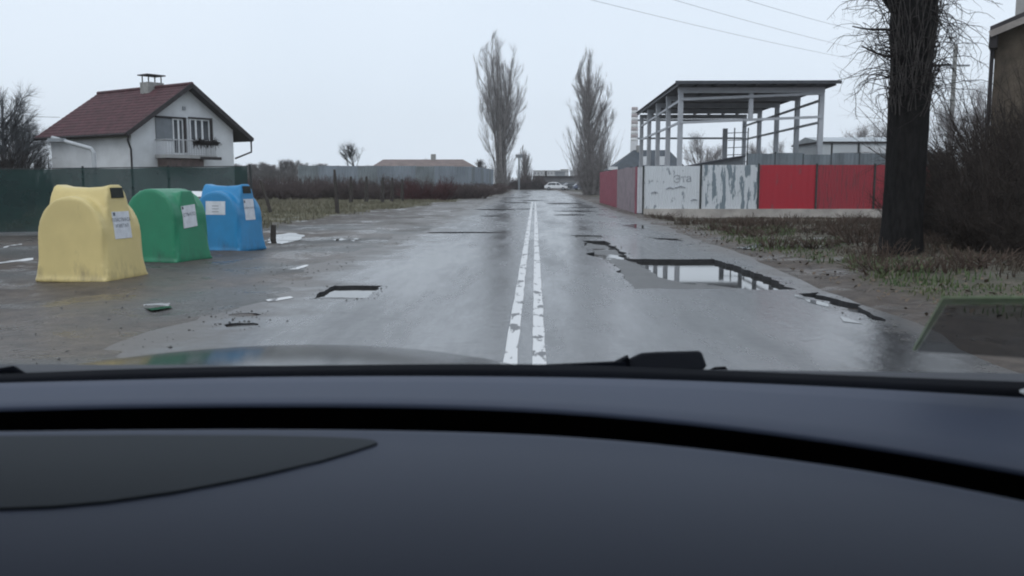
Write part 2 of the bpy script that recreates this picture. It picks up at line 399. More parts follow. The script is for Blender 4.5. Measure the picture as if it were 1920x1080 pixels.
# painted centre lines, then pale streaks to the left
lm = wear('worn_line_paint', (.62, .62, .62), (.10, .10, .105), .555, 6, (1, .35, 1), .40)
for name, x in (('centre_line', -.20), ('centre_line', .04)):
    b = MB(); yy = [-8 + i * .5 for i in range(150)]
    L = [(x - .055 + .008 * fbm(x, y, 2, 71), y, .004) for y in yy] + [(x + .055 + .008 * fbm(x, y, 2, 72), y, .004) for y in yy]
    m_ = len(yy); b.add(L, [(i, i + m_, i + m_ + 1, i + 1) for i in range(m_ - 1)])
    tag(b.obj(name, lm), kind='structure')
b = MB()  # pale streaks laid on the left ground, in the centre-line colour
for pl in ([(538, 505), (574, 495), (580, 497), (545, 507)], [(498, 563), (545, 556), (552, 559), (505, 566)], [(-40, 491), (20, 485), (62, 479), (64, 482), (22, 488), (-40, 495)], [(6, 460), (40, 454), (42, 456), (8, 463)]):
    laid(b, rag(pxpoly(pl), .035, .12, 77), None, .005)
tag(b.obj('pale_streak', lm), kind='structure')

# ------------------------------------------------------------------ bare wood: vectorised branches
class Grower:
    def __init__(s, seed): s.r = np.random.RandomState(seed); s.sets = []
    def stems(s, P0, D0, L, r0, N=5, up=0.0, wob=.06, tip=.25):
        """P0 starts, D0 directions, L lengths, r0 base radii -> polylines (B,N,3) and radii"""
        B = len(P0); P = np.zeros((B, N, 3)); P[:, 0] = P0; D = D0 / np.linalg.norm(D0, axis=1)[:, None]
        upv = up if isinstance(up, np.ndarray) else np.array([0, 0, up])
        for i in range(1, N):
            D = D + upv / (N - 1) + s.r.normal(0, wob, (B, 3)); D /= np.linalg.norm(D, axis=1)[:, None]
            P[:, i] = P[:, i - 1] + D * (L / (N - 1))[:, None]
        Rr = r0[:, None] * np.linspace(1, tip, N)[None]
        return P, Rr
    def children(s, P, Rr, count, t0, t1, ang, lens, rr, up=0.0, wob=.06, N=5, weight=None, tip=.25, taper=True):
        B, N0, _ = P.shape; w = weight if weight is not None else np.linalg.norm(P[:, -1] - P[:, 0], axis=1)
        idx = s.r.choice(B, count, p=w / w.sum()); t = s.r.uniform(t0, t1, count); f = t * (N0 - 1); i0 = np.minimum(f.astype(int), N0 - 2); a = (f - i0)[:, None]
        p = P[idx, i0] * (1 - a) + P[idx, i0 + 1] * a; d = P[idx, i0 + 1] - P[idx, i0]; d /= np.linalg.norm(d, axis=1)[:, None]
        rad = Rr[idx, i0] * (1 - a[:, 0]) + Rr[idx, i0 + 1] * a[:, 0]
        q = s.r.normal(0, 1, (count, 3)); q -= d * (q * d).sum(1)[:, None]; q /= np.linalg.norm(q, axis=1)[:, None]
        an = s.r.uniform(ang[0], ang[1], count)[:, None]
        D = d * np.cos(an) + q * np.sin(an)
        L = s.r.uniform(lens[0], lens[1], count)
        if taper: L = L * (1.15 - .75 * t)
        return s.stems(p, D, L, np.minimum(rad * .75, rr * s.r.uniform(.7, 1.2, count)), N, up, wob, tip)
    def keep(s, P, Rr, K=3): s.sets.append((P, Rr, K)); return P, Rr
    def mesh(s, name, m):
        VV = []; QQ = []; o = 0
        for P, Rr, K in s.sets:
            B, N, _ = P.shape; T = np.gradient(P, axis=1); T /= np.linalg.norm(T, axis=2)[..., None] + 1e-9
            ref = np.where(np.abs(T[:, :1, 2:3]) > .8, np.array([1., 0, 0]), np.array([0, 0, 1.])); ref = np.broadcast_to(ref, T.shape)
            X = np.cross(T, ref); X /= np.linalg.norm(X, axis=2)[..., None] + 1e-9; Y = np.cross(T, X)
            th = np.arange(K) * 2 * math.pi / K
            ring = P[:, :, None] + (X[:, :, None] * np.cos(th)[None, None, :, None] + Y[:, :, None] * np.sin(th)[None, None, :, None]) * Rr[:, :, None, None]
            VV.append(ring.reshape(-1, 3)); b, i, j = np.meshgrid(np.arange(B), np.arange(N - 1), np.arange(K), indexing='ij')
            base = b * N * K; j2 = (j + 1) % K
            QQ.append((np.stack([base + i * K + j, base + i * K + j2, base + (i + 1) * K + j2, base + (i + 1) * K + j], -1).reshape(-1, 4)) + o); o += B * N * K
        return npmesh(name, np.concatenate(VV), np.concatenate(QQ), m)
def arr(*a): return np.array(a, float)

M_bark = mat('dark_bark', (.013, .012, .012), .85, .4, 14, bump=.6, bscale=30, stretch=(1, 1, .3), spec=.1)
M_poplar = mat('poplar_bark', (.17, .16, .158), .85, .35, 3, spec=.1)
M_twig = mat('grey_twigs', (.27, .255, .255), .85, .3, 2, spec=.1)
M_brush = mat('brown_twigs', (.100, .078, .076), .9, .4, 2.5, spec=.1)
M_dark = mat('dark_twigs', (.030, .026, .025), .9, .4, 3, spec=.1)

def poplar(name, label, loc, h, w, seed, group, trunks=1, r=.5, lean=None, suckers=150, sh=4.5, n3=7000, mb=None, mt=None, topk=3.6, tr=.9):
    t = thing(name, label, 'tree', loc, 0, group); g = Grower(seed); k = Grower(seed + 1)
    P0 = g.r.normal(0, .3, (trunks, 3)) * (trunks > 1); P0[:, 2] = -.1
    D0 = np.concatenate([g.r.normal(0, .055, (trunks, 2)), np.ones((trunks, 1))], 1)
    L = h * g.r.uniform(.78, .98, trunks); L[0] = h
    P, Rr = k.keep(*g.stems(P0, D0, L, np.full(trunks, r) * g.r.uniform(.6, 1, trunks), 9, .02, .02, .03), 9)
    n1 = 60
    B, RB = k.keep(*g.children(P, Rr, n1, .10, .72, (.25, .70), (h * .28, h * .52), .10 * tr, up=.62, wob=.05, N=7, tip=.12), 5)
    C, RC = g.keep(*g.children(np.concatenate([B]), RB, n1 * 7, .12, .95, (.2, .6), (h * .10, h * .2), .030 * tr, up=.45, wob=.07, N=5), 3)
    C2, RC2 = g.keep(*g.children(P, Rr, n1 * 3, .3, .98, (.25, .6), (h * .08, h * .2), .030 * tr, up=.5, wob=.06, N=5), 3)
    A = np.concatenate([C, C2]); RA = np.concatenate([RC, RC2])
    g.keep(*g.children(A, RA, n3, .1, 1.0, (.2, .8), (h * .025, h * .075), .0105 * tr, up=.35, wob=.10, N=4), 3)
    if suckers:
        a = g.r.uniform(0, 2 * math.pi, suckers); rad = np.abs(g.r.normal(0, .75, suckers)) + .2
        p0 = np.stack([np.cos(a) * rad, np.sin(a) * rad, np.zeros(suckers) - .1], 1)
        d0 = np.stack([np.cos(a) * .22, np.sin(a) * .22, np.ones(suckers)], 1)
        U, RU = g.keep(*g.stems(p0, d0, sh * g.r.uniform(.4, 1.1, suckers), np.full(suckers, .028), 5, .1, .08), 3)
        g.keep(*g.children(U, RU, suckers * 14, .15, 1, (.25, .8), (.5, 1.3), .010, up=.3, wob=.1, N=4), 3)
    # squeeze the crown to its real width
    for s_ in (g, k):
        for i, (P_, R_, K_) in enumerate(s_.sets):
            zz = P_[..., 2:3] / h; env = w / 2
            rr = np.linalg.norm(P_[..., :2], axis=2, keepdims=True); lim = env * np.clip(np.minimum(.14 + 2.4 * zz, topk * (1.05 - zz)), .10, 1)
            f = np.where(rr > lim * .7, (lim * .7 + (rr - lim * .7) * .35) / np.maximum(rr, 1e-6), 1)
            P_[..., :2] *= f
            if lean is not None: P_[..., :2] += lean * (P_[..., 2:3] ** 2) / h
    link('trunk', k.mesh('trunk', mb or M_poplar), t); link('crown', g.mesh('crown', mt or M_twig), t)
    return t

def bare_tree_meshes(h, seed, mt, n2=160, n3=2200, spread=(.5, 1.0), fork=.25, r=.18, tw=.014):
    g = Grower(seed); k = Grower(seed + 1)
    P, Rr = k.keep(*g.stems(arr([0, 0, -.1]), arr([.03, .02, 1]), arr(h * .75), arr(r), 7, .0, .04, .2), 7)
    B, RB = k.keep(*g.children(P, Rr, 18, fork, .95, spread, (h * .3, h * .55), r * .5, up=.5, wob=.1, N=6), 4)
    C, RC = g.keep(*g.children(B, RB, n2, .2, 1, (.3, .8), (h * .1, h * .25), r * .2, up=.3, wob=.12, N=5), 3)
    g.keep(*g.children(C, RC, n3, .1, 1, (.3, 1.0), (h * .05, h * .14), tw, up=.12, wob=.14, N=4), 3)
    return k.mesh('trunk', mt), g.mesh('crown', mt)
def bush_mesh(h, w, seed, mt, stems=60, twigs=1400, tw=.008, leaves=0):
    g = Grower(seed); a = g.r.uniform(0, 6.283, stems); q = np.sqrt(g.r.uniform(0, 1, stems)) * w * .38
    p0 = np.stack([np.cos(a) * q, np.sin(a) * q * .7, np.zeros(stems) - .08], 1)
    d0 = np.stack([np.cos(a) * .45 + g.r.normal(0, .15, stems), np.sin(a) * .45 + g.r.normal(0, .15, stems), np.ones(stems)], 1)
    U, RU = g.keep(*g.stems(p0, d0, h * g.r.uniform(.6, 1.15, stems), np.full(stems, tw * 2.2), 6, -.1, .12), 4)
    C, RC = g.keep(*g.children(U, RU, twigs // 3, .1, 1, (.3, 1.1), (h * .2, h * .45), tw * 1.3, up=.1, wob=.18, N=5), 3)
    g.keep(*g.children(C, RC, twigs, .05, 1, (.3, 1.2), (h * .06, h * .2), tw, up=0, wob=.2, N=4), 3)
    return g.mesh('bush', mt)

# ------------------------------------------------------------------ house on the left
M_wall = mat('white_render', (.60, .62, .64), .85, .13, .7, bump=.1, bscale=60)
M_roof = mat('red_roof_tile', (.066, .022, .027), .7, .35, 2.5, bump=.2)
M_wood = mat('dark_wood', (.030, .026, .028), .8, .3, 5)
M_white = mat('white_frame', (.68, .70, .72), .5, .05, 4)
M_glassd = mat('dark_pane', (.035, .042, .050), .08, .2, 1, spec=.7)
M_grey = mat('grey_metal', (.26, .28, .30), .5, .12, 3)
M_conc = mat('concrete', (.26, .26, .25), .85, .2, 3, bump=.2)
M_black = mat('black_plastic', (.006, .006, .007), .7, .2, 10)
ang = math.atan2(.835, .55)
hs = thing('white_house', 'white rendered house with red tiled gable roof behind the green mesh fence', 'house', (-21.1, 46, 0), ang)
EZ, RZ, HW, HL = 3.99, 6.79, 4.0, 9.25
b = MB(); x0, x1, y0, y1 = .55, 7.05, .55, 8.6
def rz_at(x): return EZ + (RZ - EZ) * (1 - abs(x - HW) / HW) - .16
prof = [(x0, 0), (x1, 0), (x1, rz_at(x1)), (HW, rz_at(HW)), (x0, rz_at(x0))]
b.prism([(x, 0, z) for x, z in prof], (0, y0, 0), (0, y1, 0)); b.obj('wall', M_wall, hs)
b = MB()
for sgn in (0, 1):
    nc = 15
    for k in range(nc):                    # courses of tiles, each lapping over the one below
        ta, tb = k / nc, (k + 1) / nc; rows = []
        nxx = 60
        for t, lift in ((ta, .05), (tb + .012, .015)):
            row = []
            for i in range(nxx + 1):
                yy_ = HL * i / nxx; X = HW * t; z = EZ + (RZ - EZ) * t + lift + .022 * math.cos(i * math.pi)
                row.append((X if not sgn else 2 * HW - X, yy_, z))
            rows += row
        b.add(rows, [(i, i + 1, nxx + 2 + i, nxx + 1 + i) for i in range(nxx)])
        b.add([rows[i] for i in range(nxx + 1)] + [(p_[0], p_[1], p_[2] - .05) for p_ in rows[:nxx + 1]], [(i, i + 1, nxx + 2 + i, nxx + 1 + i) for i in range(nxx)])
rf = b.obj('roof', M_roof, hs)
b = MB()                                   # timber underside and verge boards
for sgn in (0, 1):
    xa, xb = (0.03, HW) if not sgn else (2 * HW - .03, HW)
    b.prism([(xa, 0, EZ - .01), (xb, 0, RZ - .01), (xb, 0, RZ - .15), (xa, 0, EZ - .15)], (0, .03, 0), (0, HL - .03, 0))
b.obj('soffit', M_wood, rf)
for sgn in (0, 1):
    b = MB(); xa = -.02 if not sgn else 2 * HW + .02
    b.bar((xa, -.03, EZ - .06), (HW, -.03, RZ - .02), .05, .24); b.obj('verge_board', M_wood, rf)
b = MB(); b.tube([(HW, -.03, RZ + .05), (HW, HL + .03, RZ + .05)], .11, 8); b.obj('ridge_cap', M_roof, rf)
ch = MB(); ch.box(3.5, 4.5, 3.3, 4.1, 6.2, 7.12); chm = ch.obj('chimney', M_conc, rf)
ch = MB(); ch.box(3.42, 4.58, 3.2, 4.2, 7.50, 7.56); ch.bar((3.6, 3.4, 7.1), (3.6, 3.4, 7.5), .05); ch.bar((4.4, 3.4, 7.1), (4.4, 3.4, 7.5), .05); ch.bar((3.6, 4.0, 7.1), (3.6, 4.0, 7.5), .05); ch.bar((4.4, 4.0, 7.1), (4.4, 4.0, 7.5), .05)
ch.obj('chimney_cap', M_wood, rf)
b = MB(); b.box(2.0, 3.0, y0 - .05, y0 + .03, 3.72, 4.93); b.obj('shutter', mat('grey_shutter', (.17, .19, .21), .6, .1, 3), hs)
def win(x0_, x1_, z0_, z1_, muls, nm='window'):
    w = MB(); e = .07; Y0, Y1 = y0 - .07, y0 + .02
    for a_, b_, c_, d_ in ((x0_, x0_ + e, z0_, z1_), (x1_ - e, x1_, z0_, z1_), (x0_ + e, x1_ - e, z0_, z0_ + e), (x0_ + e, x1_ - e, z1_ - e, z1_)): w.box(a_, b_, Y0, Y1, c_, d_)
    for m_ in muls: w.box(m_ - .05, m_ + .05, Y0 + .004, Y1, z0_ + e, z1_ - e)
    o = w.obj(nm, M_white, hs); g_ = MB(); g_.box(x0_ + .02, x1_ - .02, y0 - .03, y0 + .015, z0_ + .02, z1_ - .02); g_.obj('pane', M_glassd, o)
    return o
win(3.02, 3.68, 2.98, 4.93, [3.38], 'balcony_door'); win(4.1, 5.4, 3.76, 4.98, [4.5, 4.92])
w = MB()
for xa in (3.70, 5.42): w.box(xa, xa + .13, y0 - .16, y0 + .01, 3.1 if xa < 4 else 3.8, 4.97)
w.box(2.0, 3.83, y0 - .16, y0 + .01, 4.94, 5.02); w.box(4.05, 5.55, y0 - .16, y0 + .01, 4.99, 5.07); w.obj('window_surround', M_wood, hs)
w = MB(); w.box(1.9, 5.1, y0 - 1.05, y0 + .01, 2.76, 2.94); bal = w.obj('balcony', mat('balcony_slab', (.34, .34, .34), .8, .1, 3), hs)
w = MB(); w.box(2.05, 4.3, y0 - .92, y0 + .01, 2.32, 2.755); w.obj('balcony_underside', mat('brown_boarding', (.085, .062, .058), .8, .3, 4), bal)
w = MB(); w.box(4.0, 5.35, y0 - 1.12, y0 - 1.06, 2.70, 2.86); w.obj('edge_board', M_wood, bal)
w = MB()
for i in range(21): w.bar((1.95 + i * .155, y0 - 1.0, 2.94), (1.95 + i * .155, y0 - 1.0, 3.72), .022)
for i in range(7):
    for xx in (1.95, 5.05): w.bar((xx, y0 - .12 - i * .13, 2.94), (xx, y0 - .12 - i * .13, 3.72), .022)
w.bar((1.92, y0 - 1.0, 3.74), (5.08, y0 - 1.0, 3.74), .05); w.bar((1.95, y0 - 1.0, 3.74), (1.95, y0, 3.74), .05); w.bar((5.05, y0 - 1.0, 3.74), (5.05, y0, 3.74), .05); w.bar((1.92, y0 - 1.0, 3.02), (5.08, y0 - 1.0, 3.02), .03)
w.obj('railing', mat('pale_railing', (.42, .43, .45), .5, .1, 4), bal)
for xa, xb in ((3.55, 4.25), (4.3, 5.05)):
    f = thing('flower_box', 'faded flower box hanging on the balcony railing nearer the door' if xa < 4 else 'faded flower box hanging on the balcony railing below the window', 'flower box', (0, 0, 0), 0, 'flower boxes on the balcony railing')
    f.matrix_world = Matrix.Translation((-21.1, 46, 0)) @ Matrix.Rotation(ang, 4, 'Z')
    w = MB(); w.box(xa, xb, y0 - 1.2, y0 - 1.03, 3.50, 3.66); w.obj('trough', M_wood, f)
    g = Grower(int(xa * 10)); m_ = 160; p0 = np.stack([g.r.uniform(xa, xb, m_), g.r.uniform(y0 - 1.2, y0 - 1.05, m_), np.full(m_, 3.6)], 1)
    d0 = np.stack([g.r.normal(0, .5, m_), -np.abs(g.r.normal(0, .6, m_)), g.r.normal(.5, .5, m_)], 1)
    g.keep(*g.stems(p0, d0, g.r.uniform(.15, .42, m_), np.full(m_, .03), 4, -.9, .1)); link('plants', g.mesh('plants', M_dark), f)
w = MB(); w.tube([(.08, .0, EZ - .1), (.08, .12, EZ - .35), (.48, .5, EZ - .8), (.48, .5, 0)], .055, 6); w.obj('downpipe', M_wood, hs)
w = MB(); w.tube([(7.98, .1, EZ - .1), (7.98, .1, EZ - .75), (7.1, .5, EZ - 1.15)], .055, 6); w.obj('downpipe', M_wood, hs)
for xx in (-.04, 8.04):
    w = MB(); w.tube([(xx, 0, EZ - .05), (xx, HL, EZ - .05)], .075, 6); w.obj('gutter', M_wood, hs)
w = MB(); w.box(3.72, 3.9, y0 - .06, y0 + .01, 5.42, 5.62); w.obj('wall_lamp', M_grey, hs)

# bent grey pole in front of the house
q0, q1, q2 = at(97, 258, 34), at(171, 279, 34), at(177, 318, 34)
t = thing('street_lamp', 'pale grey bent lamp post with sloping arm in front of the white house', 'street lamp', (q2.x, 34, 0))
w = MB(); w.tube([(0, 0, -.1), (0, 0, q1.z - .15), (q1.x - q2.x, 0, q1.z), (q0.x - q2.x, 0, q0.z)], [.09, .085, .08, .075], 8); w.obj('post', mat('pale_metal', (.42, .44, .46), .5, .1, 2), t)
w = MB(); w.box(q0.x - q2.x - .12, q0.x - q2.x + .5, -.1, .1, q0.z - .16, q0.z - .03); w.obj('lamp_head', M_grey, t)

# ------------------------------------------------------------------ green mesh fence
gmf = bpy.data.materials.new('green_shade_net'); gmf.use_nodes = True
n = gmf.node_tree.nodes; l = gmf.node_tree.links; p = n['Principled BSDF']; p.inputs['Base Color'].default_value = (.012, .060, .052, 1); p.inputs['Roughness'].default_value = .8
tc = n.new('ShaderNodeTexCoord'); z1 = nz(1.1, 5); cr = ramp(z1.outputs['Fac'], (.005, .026, .025), (.010, .042, .038)); l.new(cr.outputs[0], p.inputs['Base Color'])
tr = n.new('ShaderNodeBsdfTransparent'); ms = n.new('ShaderNodeMixShader'); ms.inputs[0].default_value = .88
l.new(tr.outputs[0], ms.inputs[1]); l.new(p.outputs[0], ms.inputs[2]); l.new(ms.outputs[0], n['Material Output'].inputs[0])
fa, fb_ = Vector((-22.0, 22.6, 0)), Vector((-8.75, 27.0, 0))
ft = thing('mesh_fence', 'dark green shade net fence on posts behind the recycling bins', 'fence', fa, 0)
npan = 6; d = fb_ - fa
M_post = mat('dark_post', (.03, .035, .035), .7, .3, 6)
def topz(p_): return 1.70 + .018 * (p_.x + 22)
for i in range(npan):
    a_, c_ = d * (i / npan), d * ((i + 1) / npan); w = MB(); m_ = 8
    vs = []
    for j in range(m_ + 1):
        q = a_.lerp(c_, j / m_); nrm = Vector((-d.y, d.x, 0)).normalized() * (.035 * math.sin(j * math.pi / m_) * (1 if i % 2 else -1))
        for z in (.04, .9, topz(fa + q) - .03 * math.sin(j * math.pi / m_)): vs.append(q + nrm + Vector((0, 0, z)))
    w.add(vs, [(j * 3 + k, j * 3 + 3 + k, j * 3 + 4 + k, j * 3 + 1 + k) for j in range(m_) for k in (0, 1)])
    w.obj('net_panel', gmf, ft, smooth=True)
for i in range(npan + 1):
    q = d * (i / npan) + Vector((.05, .09, 0)); w = MB(); lean = .10 if i == npan else 0
    w.tube([q + Vector((lean, 0, -.2)), q + Vector((0, 0, topz(fa + q) + .06))], .035, 6); w.obj('post', M_post, ft)
w = MB(); w.bar(Vector((0, .05, topz(fa))), d + Vector((0, .05, topz(fb_))), .03); w.obj('top_rail', M_post, ft)

# ------------------------------------------------------------------ recycling bins
def bin_solid(arch, tower, dip, name, m, W=.575, Dp=.55):
    b = MB()
    prof = [(-W, 0), (W, 0), (W * .985, arch - .55)] + [(W * .985 * math.cos(t), arch - .55 + .55 * math.sin(t)) for t in np.linspace(.15, math.pi - .15, 13)] + [(-W * .985, arch - .55)]
    m_ = len(prof)
    vs = [(x, -(Dp - .05 * z), z) for x, z in prof] + [(x, (Dp - .05 * z), z) for x, z in prof]
    b.add(vs, [tuple(range(m_))[::-1], tuple(range(m_, 2 * m_))] + [(i, (i + 1) % m_, m_ + (i + 1) % m_, m_ + i) for i in range(m_)])
    # cross vault that ends in the two feed openings
    secs = []
    for x in (-W - .02, -W * .6, 0, W * .6, W + .02):
        tz = tower - dip * (1 - (abs(x) / (W + .02)) ** 2)
        hw0, hw1 = .53, .20
        pr = [(-hw0, .0), (hw0, .0), (hw1 + .06, tz - .22), (hw1, tz - .05), (hw1 - .06, tz), (-hw1 + .06, tz), (-hw1, tz - .05), (-hw1 - .06, tz - .22)]
        sx = 1 if x > 0 else -1
        secs.append([(x + (0 if abs(x) < W else sx * (.045 - .15 * z / 1.4)), y, z) for y, z in pr])
    k = len(secs[0]); vs = [p_ for s_ in secs for p_ in s_]
    b.add(vs, [tuple(range(k))[::-1], tuple(range(4 * k, 5 * k))] + [(s_ * k + i, s_ * k + (i + 1) % k, (s_ + 1) * k + (i + 1) % k, (s_ + 1) * k + i) for s_ in range(4) for i in range(k)])
    # foot flange
    b.box(-W - .03, W + .05, -Dp - .02, Dp + .02, .0, .055)
    tmp = b.obj('tmp', m)
    r = tmp.modifiers.new('r', 'REMESH'); r.mode = 'VOXEL'; r.voxel_size = .024
    s_ = tmp.modifiers.new('s', 'SMOOTH'); s_.factor = .5; s_.iterations = 9
    me = bpy.data.meshes.new_from_object(tmp.evaluated_get(bpy.context.evaluated_depsgraph_get())); bpy.data.objects.remove(tmp)
    me.name = name; me.materials.clear(); me.materials.append(m); me.polygons.foreach_set('use_smooth', [True] * len(me.polygons))
    return me
def grime(m, col, h=.35):
    n = m.node_tree.nodes; l = m.node_tree.links; p = n['Principled BSDF']; src = p.inputs['Base Color'].links[0].from_socket
    tc = n.new('ShaderNodeTexCoord'); sx = n.new('ShaderNodeSeparateXYZ'); l.new(tc.outputs['Object'], sx.inputs[0])
    mp = n.new('ShaderNodeMapping'); mp.inputs['Scale'].default_value = (1, 1, .35); l.new(tc.outputs['Object'], mp.inputs[0])
    z_ = n.new('ShaderNodeTexNoise'); z_.inputs['Scale'].default_value = 5; z_.inputs['Detail'].default_value = 8; z_.inputs['Roughness'].default_value = .7; l.new(mp.outputs[0], z_.inputs[0])
    a = n.new('ShaderNodeMapRange'); a.inputs[1].default_value = h; a.inputs[2].default_value = 0; a.inputs[3].default_value = -.04; a.inputs[4].default_value = .14; l.new(sx.outputs[2], a.inputs[0])
    b_ = n.new('ShaderNodeMath'); b_.operation = 'ADD'; l.new(z_.outputs['Fac'], b_.inputs[0]); l.new(a.outputs[0], b_.inputs[1])
    r_ = n.new('ShaderNodeMapRange'); r_.inputs[1].default_value = .56; r_.inputs[2].default_value = .78; r_.inputs[4].default_value = .65; l.new(b_.outputs[0], r_.inputs[0])
    x_ = n.new('ShaderNodeMix'); x_.data_type = 'RGBA'; x_.inputs[7].default_value = (*col, 1); l.new(r_.outputs[0], x_.inputs[0]); l.new(src, x_.inputs[6]); l.new(x_.outputs[2], p.inputs['Base Color'])
M_lab = mat('label_paper', (.60, .62, .66), .6, .10, 9)
M_ink = mat('label_ink', (.10, .115, .14), .7, .1, 5)
M_slot = mat('feed_opening', (.012, .016, .013), .8, .2, 5)
def plate(bvh, parent, side, a0, a1, z0, z1, m, name, off=.006, tilt=0.0):
    """a thin plate laid on the bin's side ('x' = right-hand face, 'y' = front face)"""
    c_ = []
    for a_, z in ((a0, z0), (a1, z0 + tilt), (a1, z1 + tilt), (a0, z1)):
        o_, dr = (Vector((3, a_, z)), Vector((-1, 0, 0))) if side == 'x' else (Vector((a_, -3, z)), Vector((0, 1, 0)))
        h = bvh.ray_cast(o_, dr)[0]; c_.append(h if h else o_ + dr * 2.45)
    nn = (c_[1] - c_[0]).cross(c_[3] - c_[0]).normalized()
    e = 0
    for fa_ in np.linspace(0, 1, 7):
        for fz in np.linspace(0, 1, 7):
            q_ = c_[0].lerp(c_[1], fa_).lerp(c_[3].lerp(c_[2], fa_), fz); o_ = Vector((3, q_.y, q_.z)) if side == 'x' else Vector((q_.x, -3, q_.z))
            h = bvh.ray_cast(o_, Vector((-1, 0, 0)) if side == 'x' else Vector((0, 1, 0)))[0]
            if h: e = max(e, (h - c_[0]).dot(nn))
    c_[2] = c_[1] + c_[3] - c_[0]
    w = MB(); w.prism([p_ - nn * .004 for p_ in c_], nn * 0, nn * (off + .004 + max(0, e))); w.obj(name, m, parent)
    cx = sum(c_, Vector()) / 4 + nn * (off + max(0, e) + .002); ex = (c_[1] - c_[0]).normalized(); ey = nn.cross(ex)
    return Matrix(((ex.x, ey.x, nn.x, cx.x), (ex.y, ey.y, nn.y, cx.y), (ex.z, ey.z, nn.z, cx.z), (0, 0, 0, 1)))
def recycling_bin(label, m, loc, rz, arch, tower, dip, lines, slot, big=1.0, front=None, lab=(-.20, .22, .62, 1.02), tilt=0.0):
    t = thing('recycling_bin', label, 'recycling bin', loc, rz, 'recycling bins by the road'); t.scale = (big, big, big * 1.035)
    me = bin_solid(arch, tower, dip, 'body', m, .555, .54); link('body', me, t)
    bm = bmesh.new(); bm.from_mesh(me); bvh = BVHTree.FromBMesh(bm); bm.free()
    if slot: plate(bvh, t, 'x', -.15, .15, tower - .20, tower - .05, M_slot, 'feed_opening', .012)
    M = plate(bvh, t, 'x', *lab, M_lab, 'label', tilt=tilt)
    for i, (tx, sz) in enumerate(lines):
        text_mesh(tx, sz, M @ Matrix.Translation((0, .03 - .09 * i + .045 * (len(lines) - 1), 0)), M_ink, parent=t)
    w = MB(); w.box(-.19, -.14, .14, .19, 0, .001); o = w.obj('label_emblem', M_ink, t); o.data.transform(M)
    if front:
        M = plate(bvh, t, 'y', *front, M_lab, 'label')
        for k in range(3): text_mesh('—', .16, M @ Matrix.Translation((.0, .05 - .06 * k, 0)), M_ink, parent=t)
    return t
M_yel = mat('yellow_plastic', (.62, .50, .215), .45, .08, 1.3, bump=.03)
M_grn = mat('green_plastic', (.012, .20, .098), .42, .12, 1.6)
M_blu = mat('blue_plastic', (.015, .21, .44), .42, .12, 1.6)
grime(M_yel, (.24, .19, .11)); grime(M_grn, (.02, .075, .05)); grime(M_blu, (.03, .10, .20))
recycling_bin('pale yellow igloo recycling bin, nearest the camera of the row', M_yel, (-6.90, 13.62, -.05), R(-9), 1.25, 1.42, .05, [('ПЛАСТМАСА', .072), ('И МЕТАЛ', .072)], True)
recycling_bin('green igloo recycling bin standing between the yellow and the blue bin', M_grn, (-7.05, 16.85, -.05), R(-15), 1.34, 1.31, .05, [('СТЪКЛО', .085)], False, lab=(-.24, .16, .62, 1.02), tilt=.03)
recycling_bin('blue igloo recycling bin with two white labels, farthest of the row', M_blu, (-6.78, 19.5, -.05), R(-14), 1.27, 1.42, .05, [('ХАРТИЯ И КАРТОН', .048)], True, front=(-.22, .26, .78, 1.06), lab=(-.18, .20, .66, 1.10))

# ------------------------------------------------------------------ cars
M_tyre = mat('tyre_rubber', (.012, .012, .013), .8, .2, 8)
def make_car(label, col, loc, rz, L=4.1, H=1.45, group='cars parked across the end of the road'):
    t = thing('parked_car', label, 'car', loc, rz, group)
    m = mat('car_paint_%d' % len(MATS), col, .3, .04, 2, coat=.6)
    low = [(-L / 2, .32), (L / 2, .32), (L / 2 + .02, .55), (L / 2 - .05, .72), (L * .28, .86), (-L * .44, .92), (-L / 2, .8)]
    b = MB(); b.prism([(x, 0, z) for x, z in low], (0, -.82, 0), (0, .82, 0)); body = b.obj('body', m, t, bev=.05, smooth=True)
    cab = [(L * .28, .84), (L * .10, H - .06), (-L * .05, H), (-L * .30, H - .03), (-L * .44, .90)]
    b = MB(); mm_ = len(cab)
    b.add([(x, -.76 + .14 * (z > 1), z) for x, z in cab] + [(x, .76 - .14 * (z > 1), z) for x, z in cab], [tuple(range(mm_)), tuple(range(mm_, 2 * mm_))[::-1]] + [(i, (i + 1) % mm_, mm_ + (i + 1) % mm_, mm_ + i) for i in range(mm_)])
    b.obj('cabin', m, t, bev=.03, smooth=True)
    for sy in (-1, 1):
        for xa, xb in ((.20, .02), (-.01, -.2), (-.23, -.38)):
            b = MB(); ya, yb = .775, .665
            b.prism([(L * xa, sy * ya, .93), (L * xb, sy * ya, .95), (L * xb * .8, sy * yb, H - .12), (L * xa * .55, sy * yb, H - .14)], (0, -.012, 0), (0, .012, 0)); b.obj('side_window', M_glassd, t)
    for xa, za, xb, zb in ((.27, .88, .12, H - .10), (-.435, .95, -.31, H - .08)):
        b = MB(); b.add([(L * xa + .02 * (1 if xa > 0 else -1), -.66, za), (L * xa + .02 * (1 if xa > 0 else -1), .66, za), (L * xb + .02 * (1 if xa > 0 else -1), .56, zb), (L * xb + .02 * (1 if xa > 0 else -1), -.56, zb)], [(0, 1, 2, 3)]); b.obj('windscreen' if xa > 0 else 'rear_window', M_glassd, t)
    for xx in (-L * .31, L * .31):
        for sy in (-1, 1):
            b = MB(); b.tube([(xx, sy * .62, .31), (xx, sy * .85, .31)], .31, 14); wh = b.obj('wheel', M_tyre, t)
            b = MB(); b.tube([(xx, sy * .845, .31), (xx, sy * .862, .31)], .19, 10); b.obj('rim', M_grey, wh)
    for sy in (-.6, .6):
        b = MB(); b.box(L / 2 - .06, L / 2 + .03, sy - .16, sy + .16, .60, .72); b.obj('headlight', M_white, t)
    return t
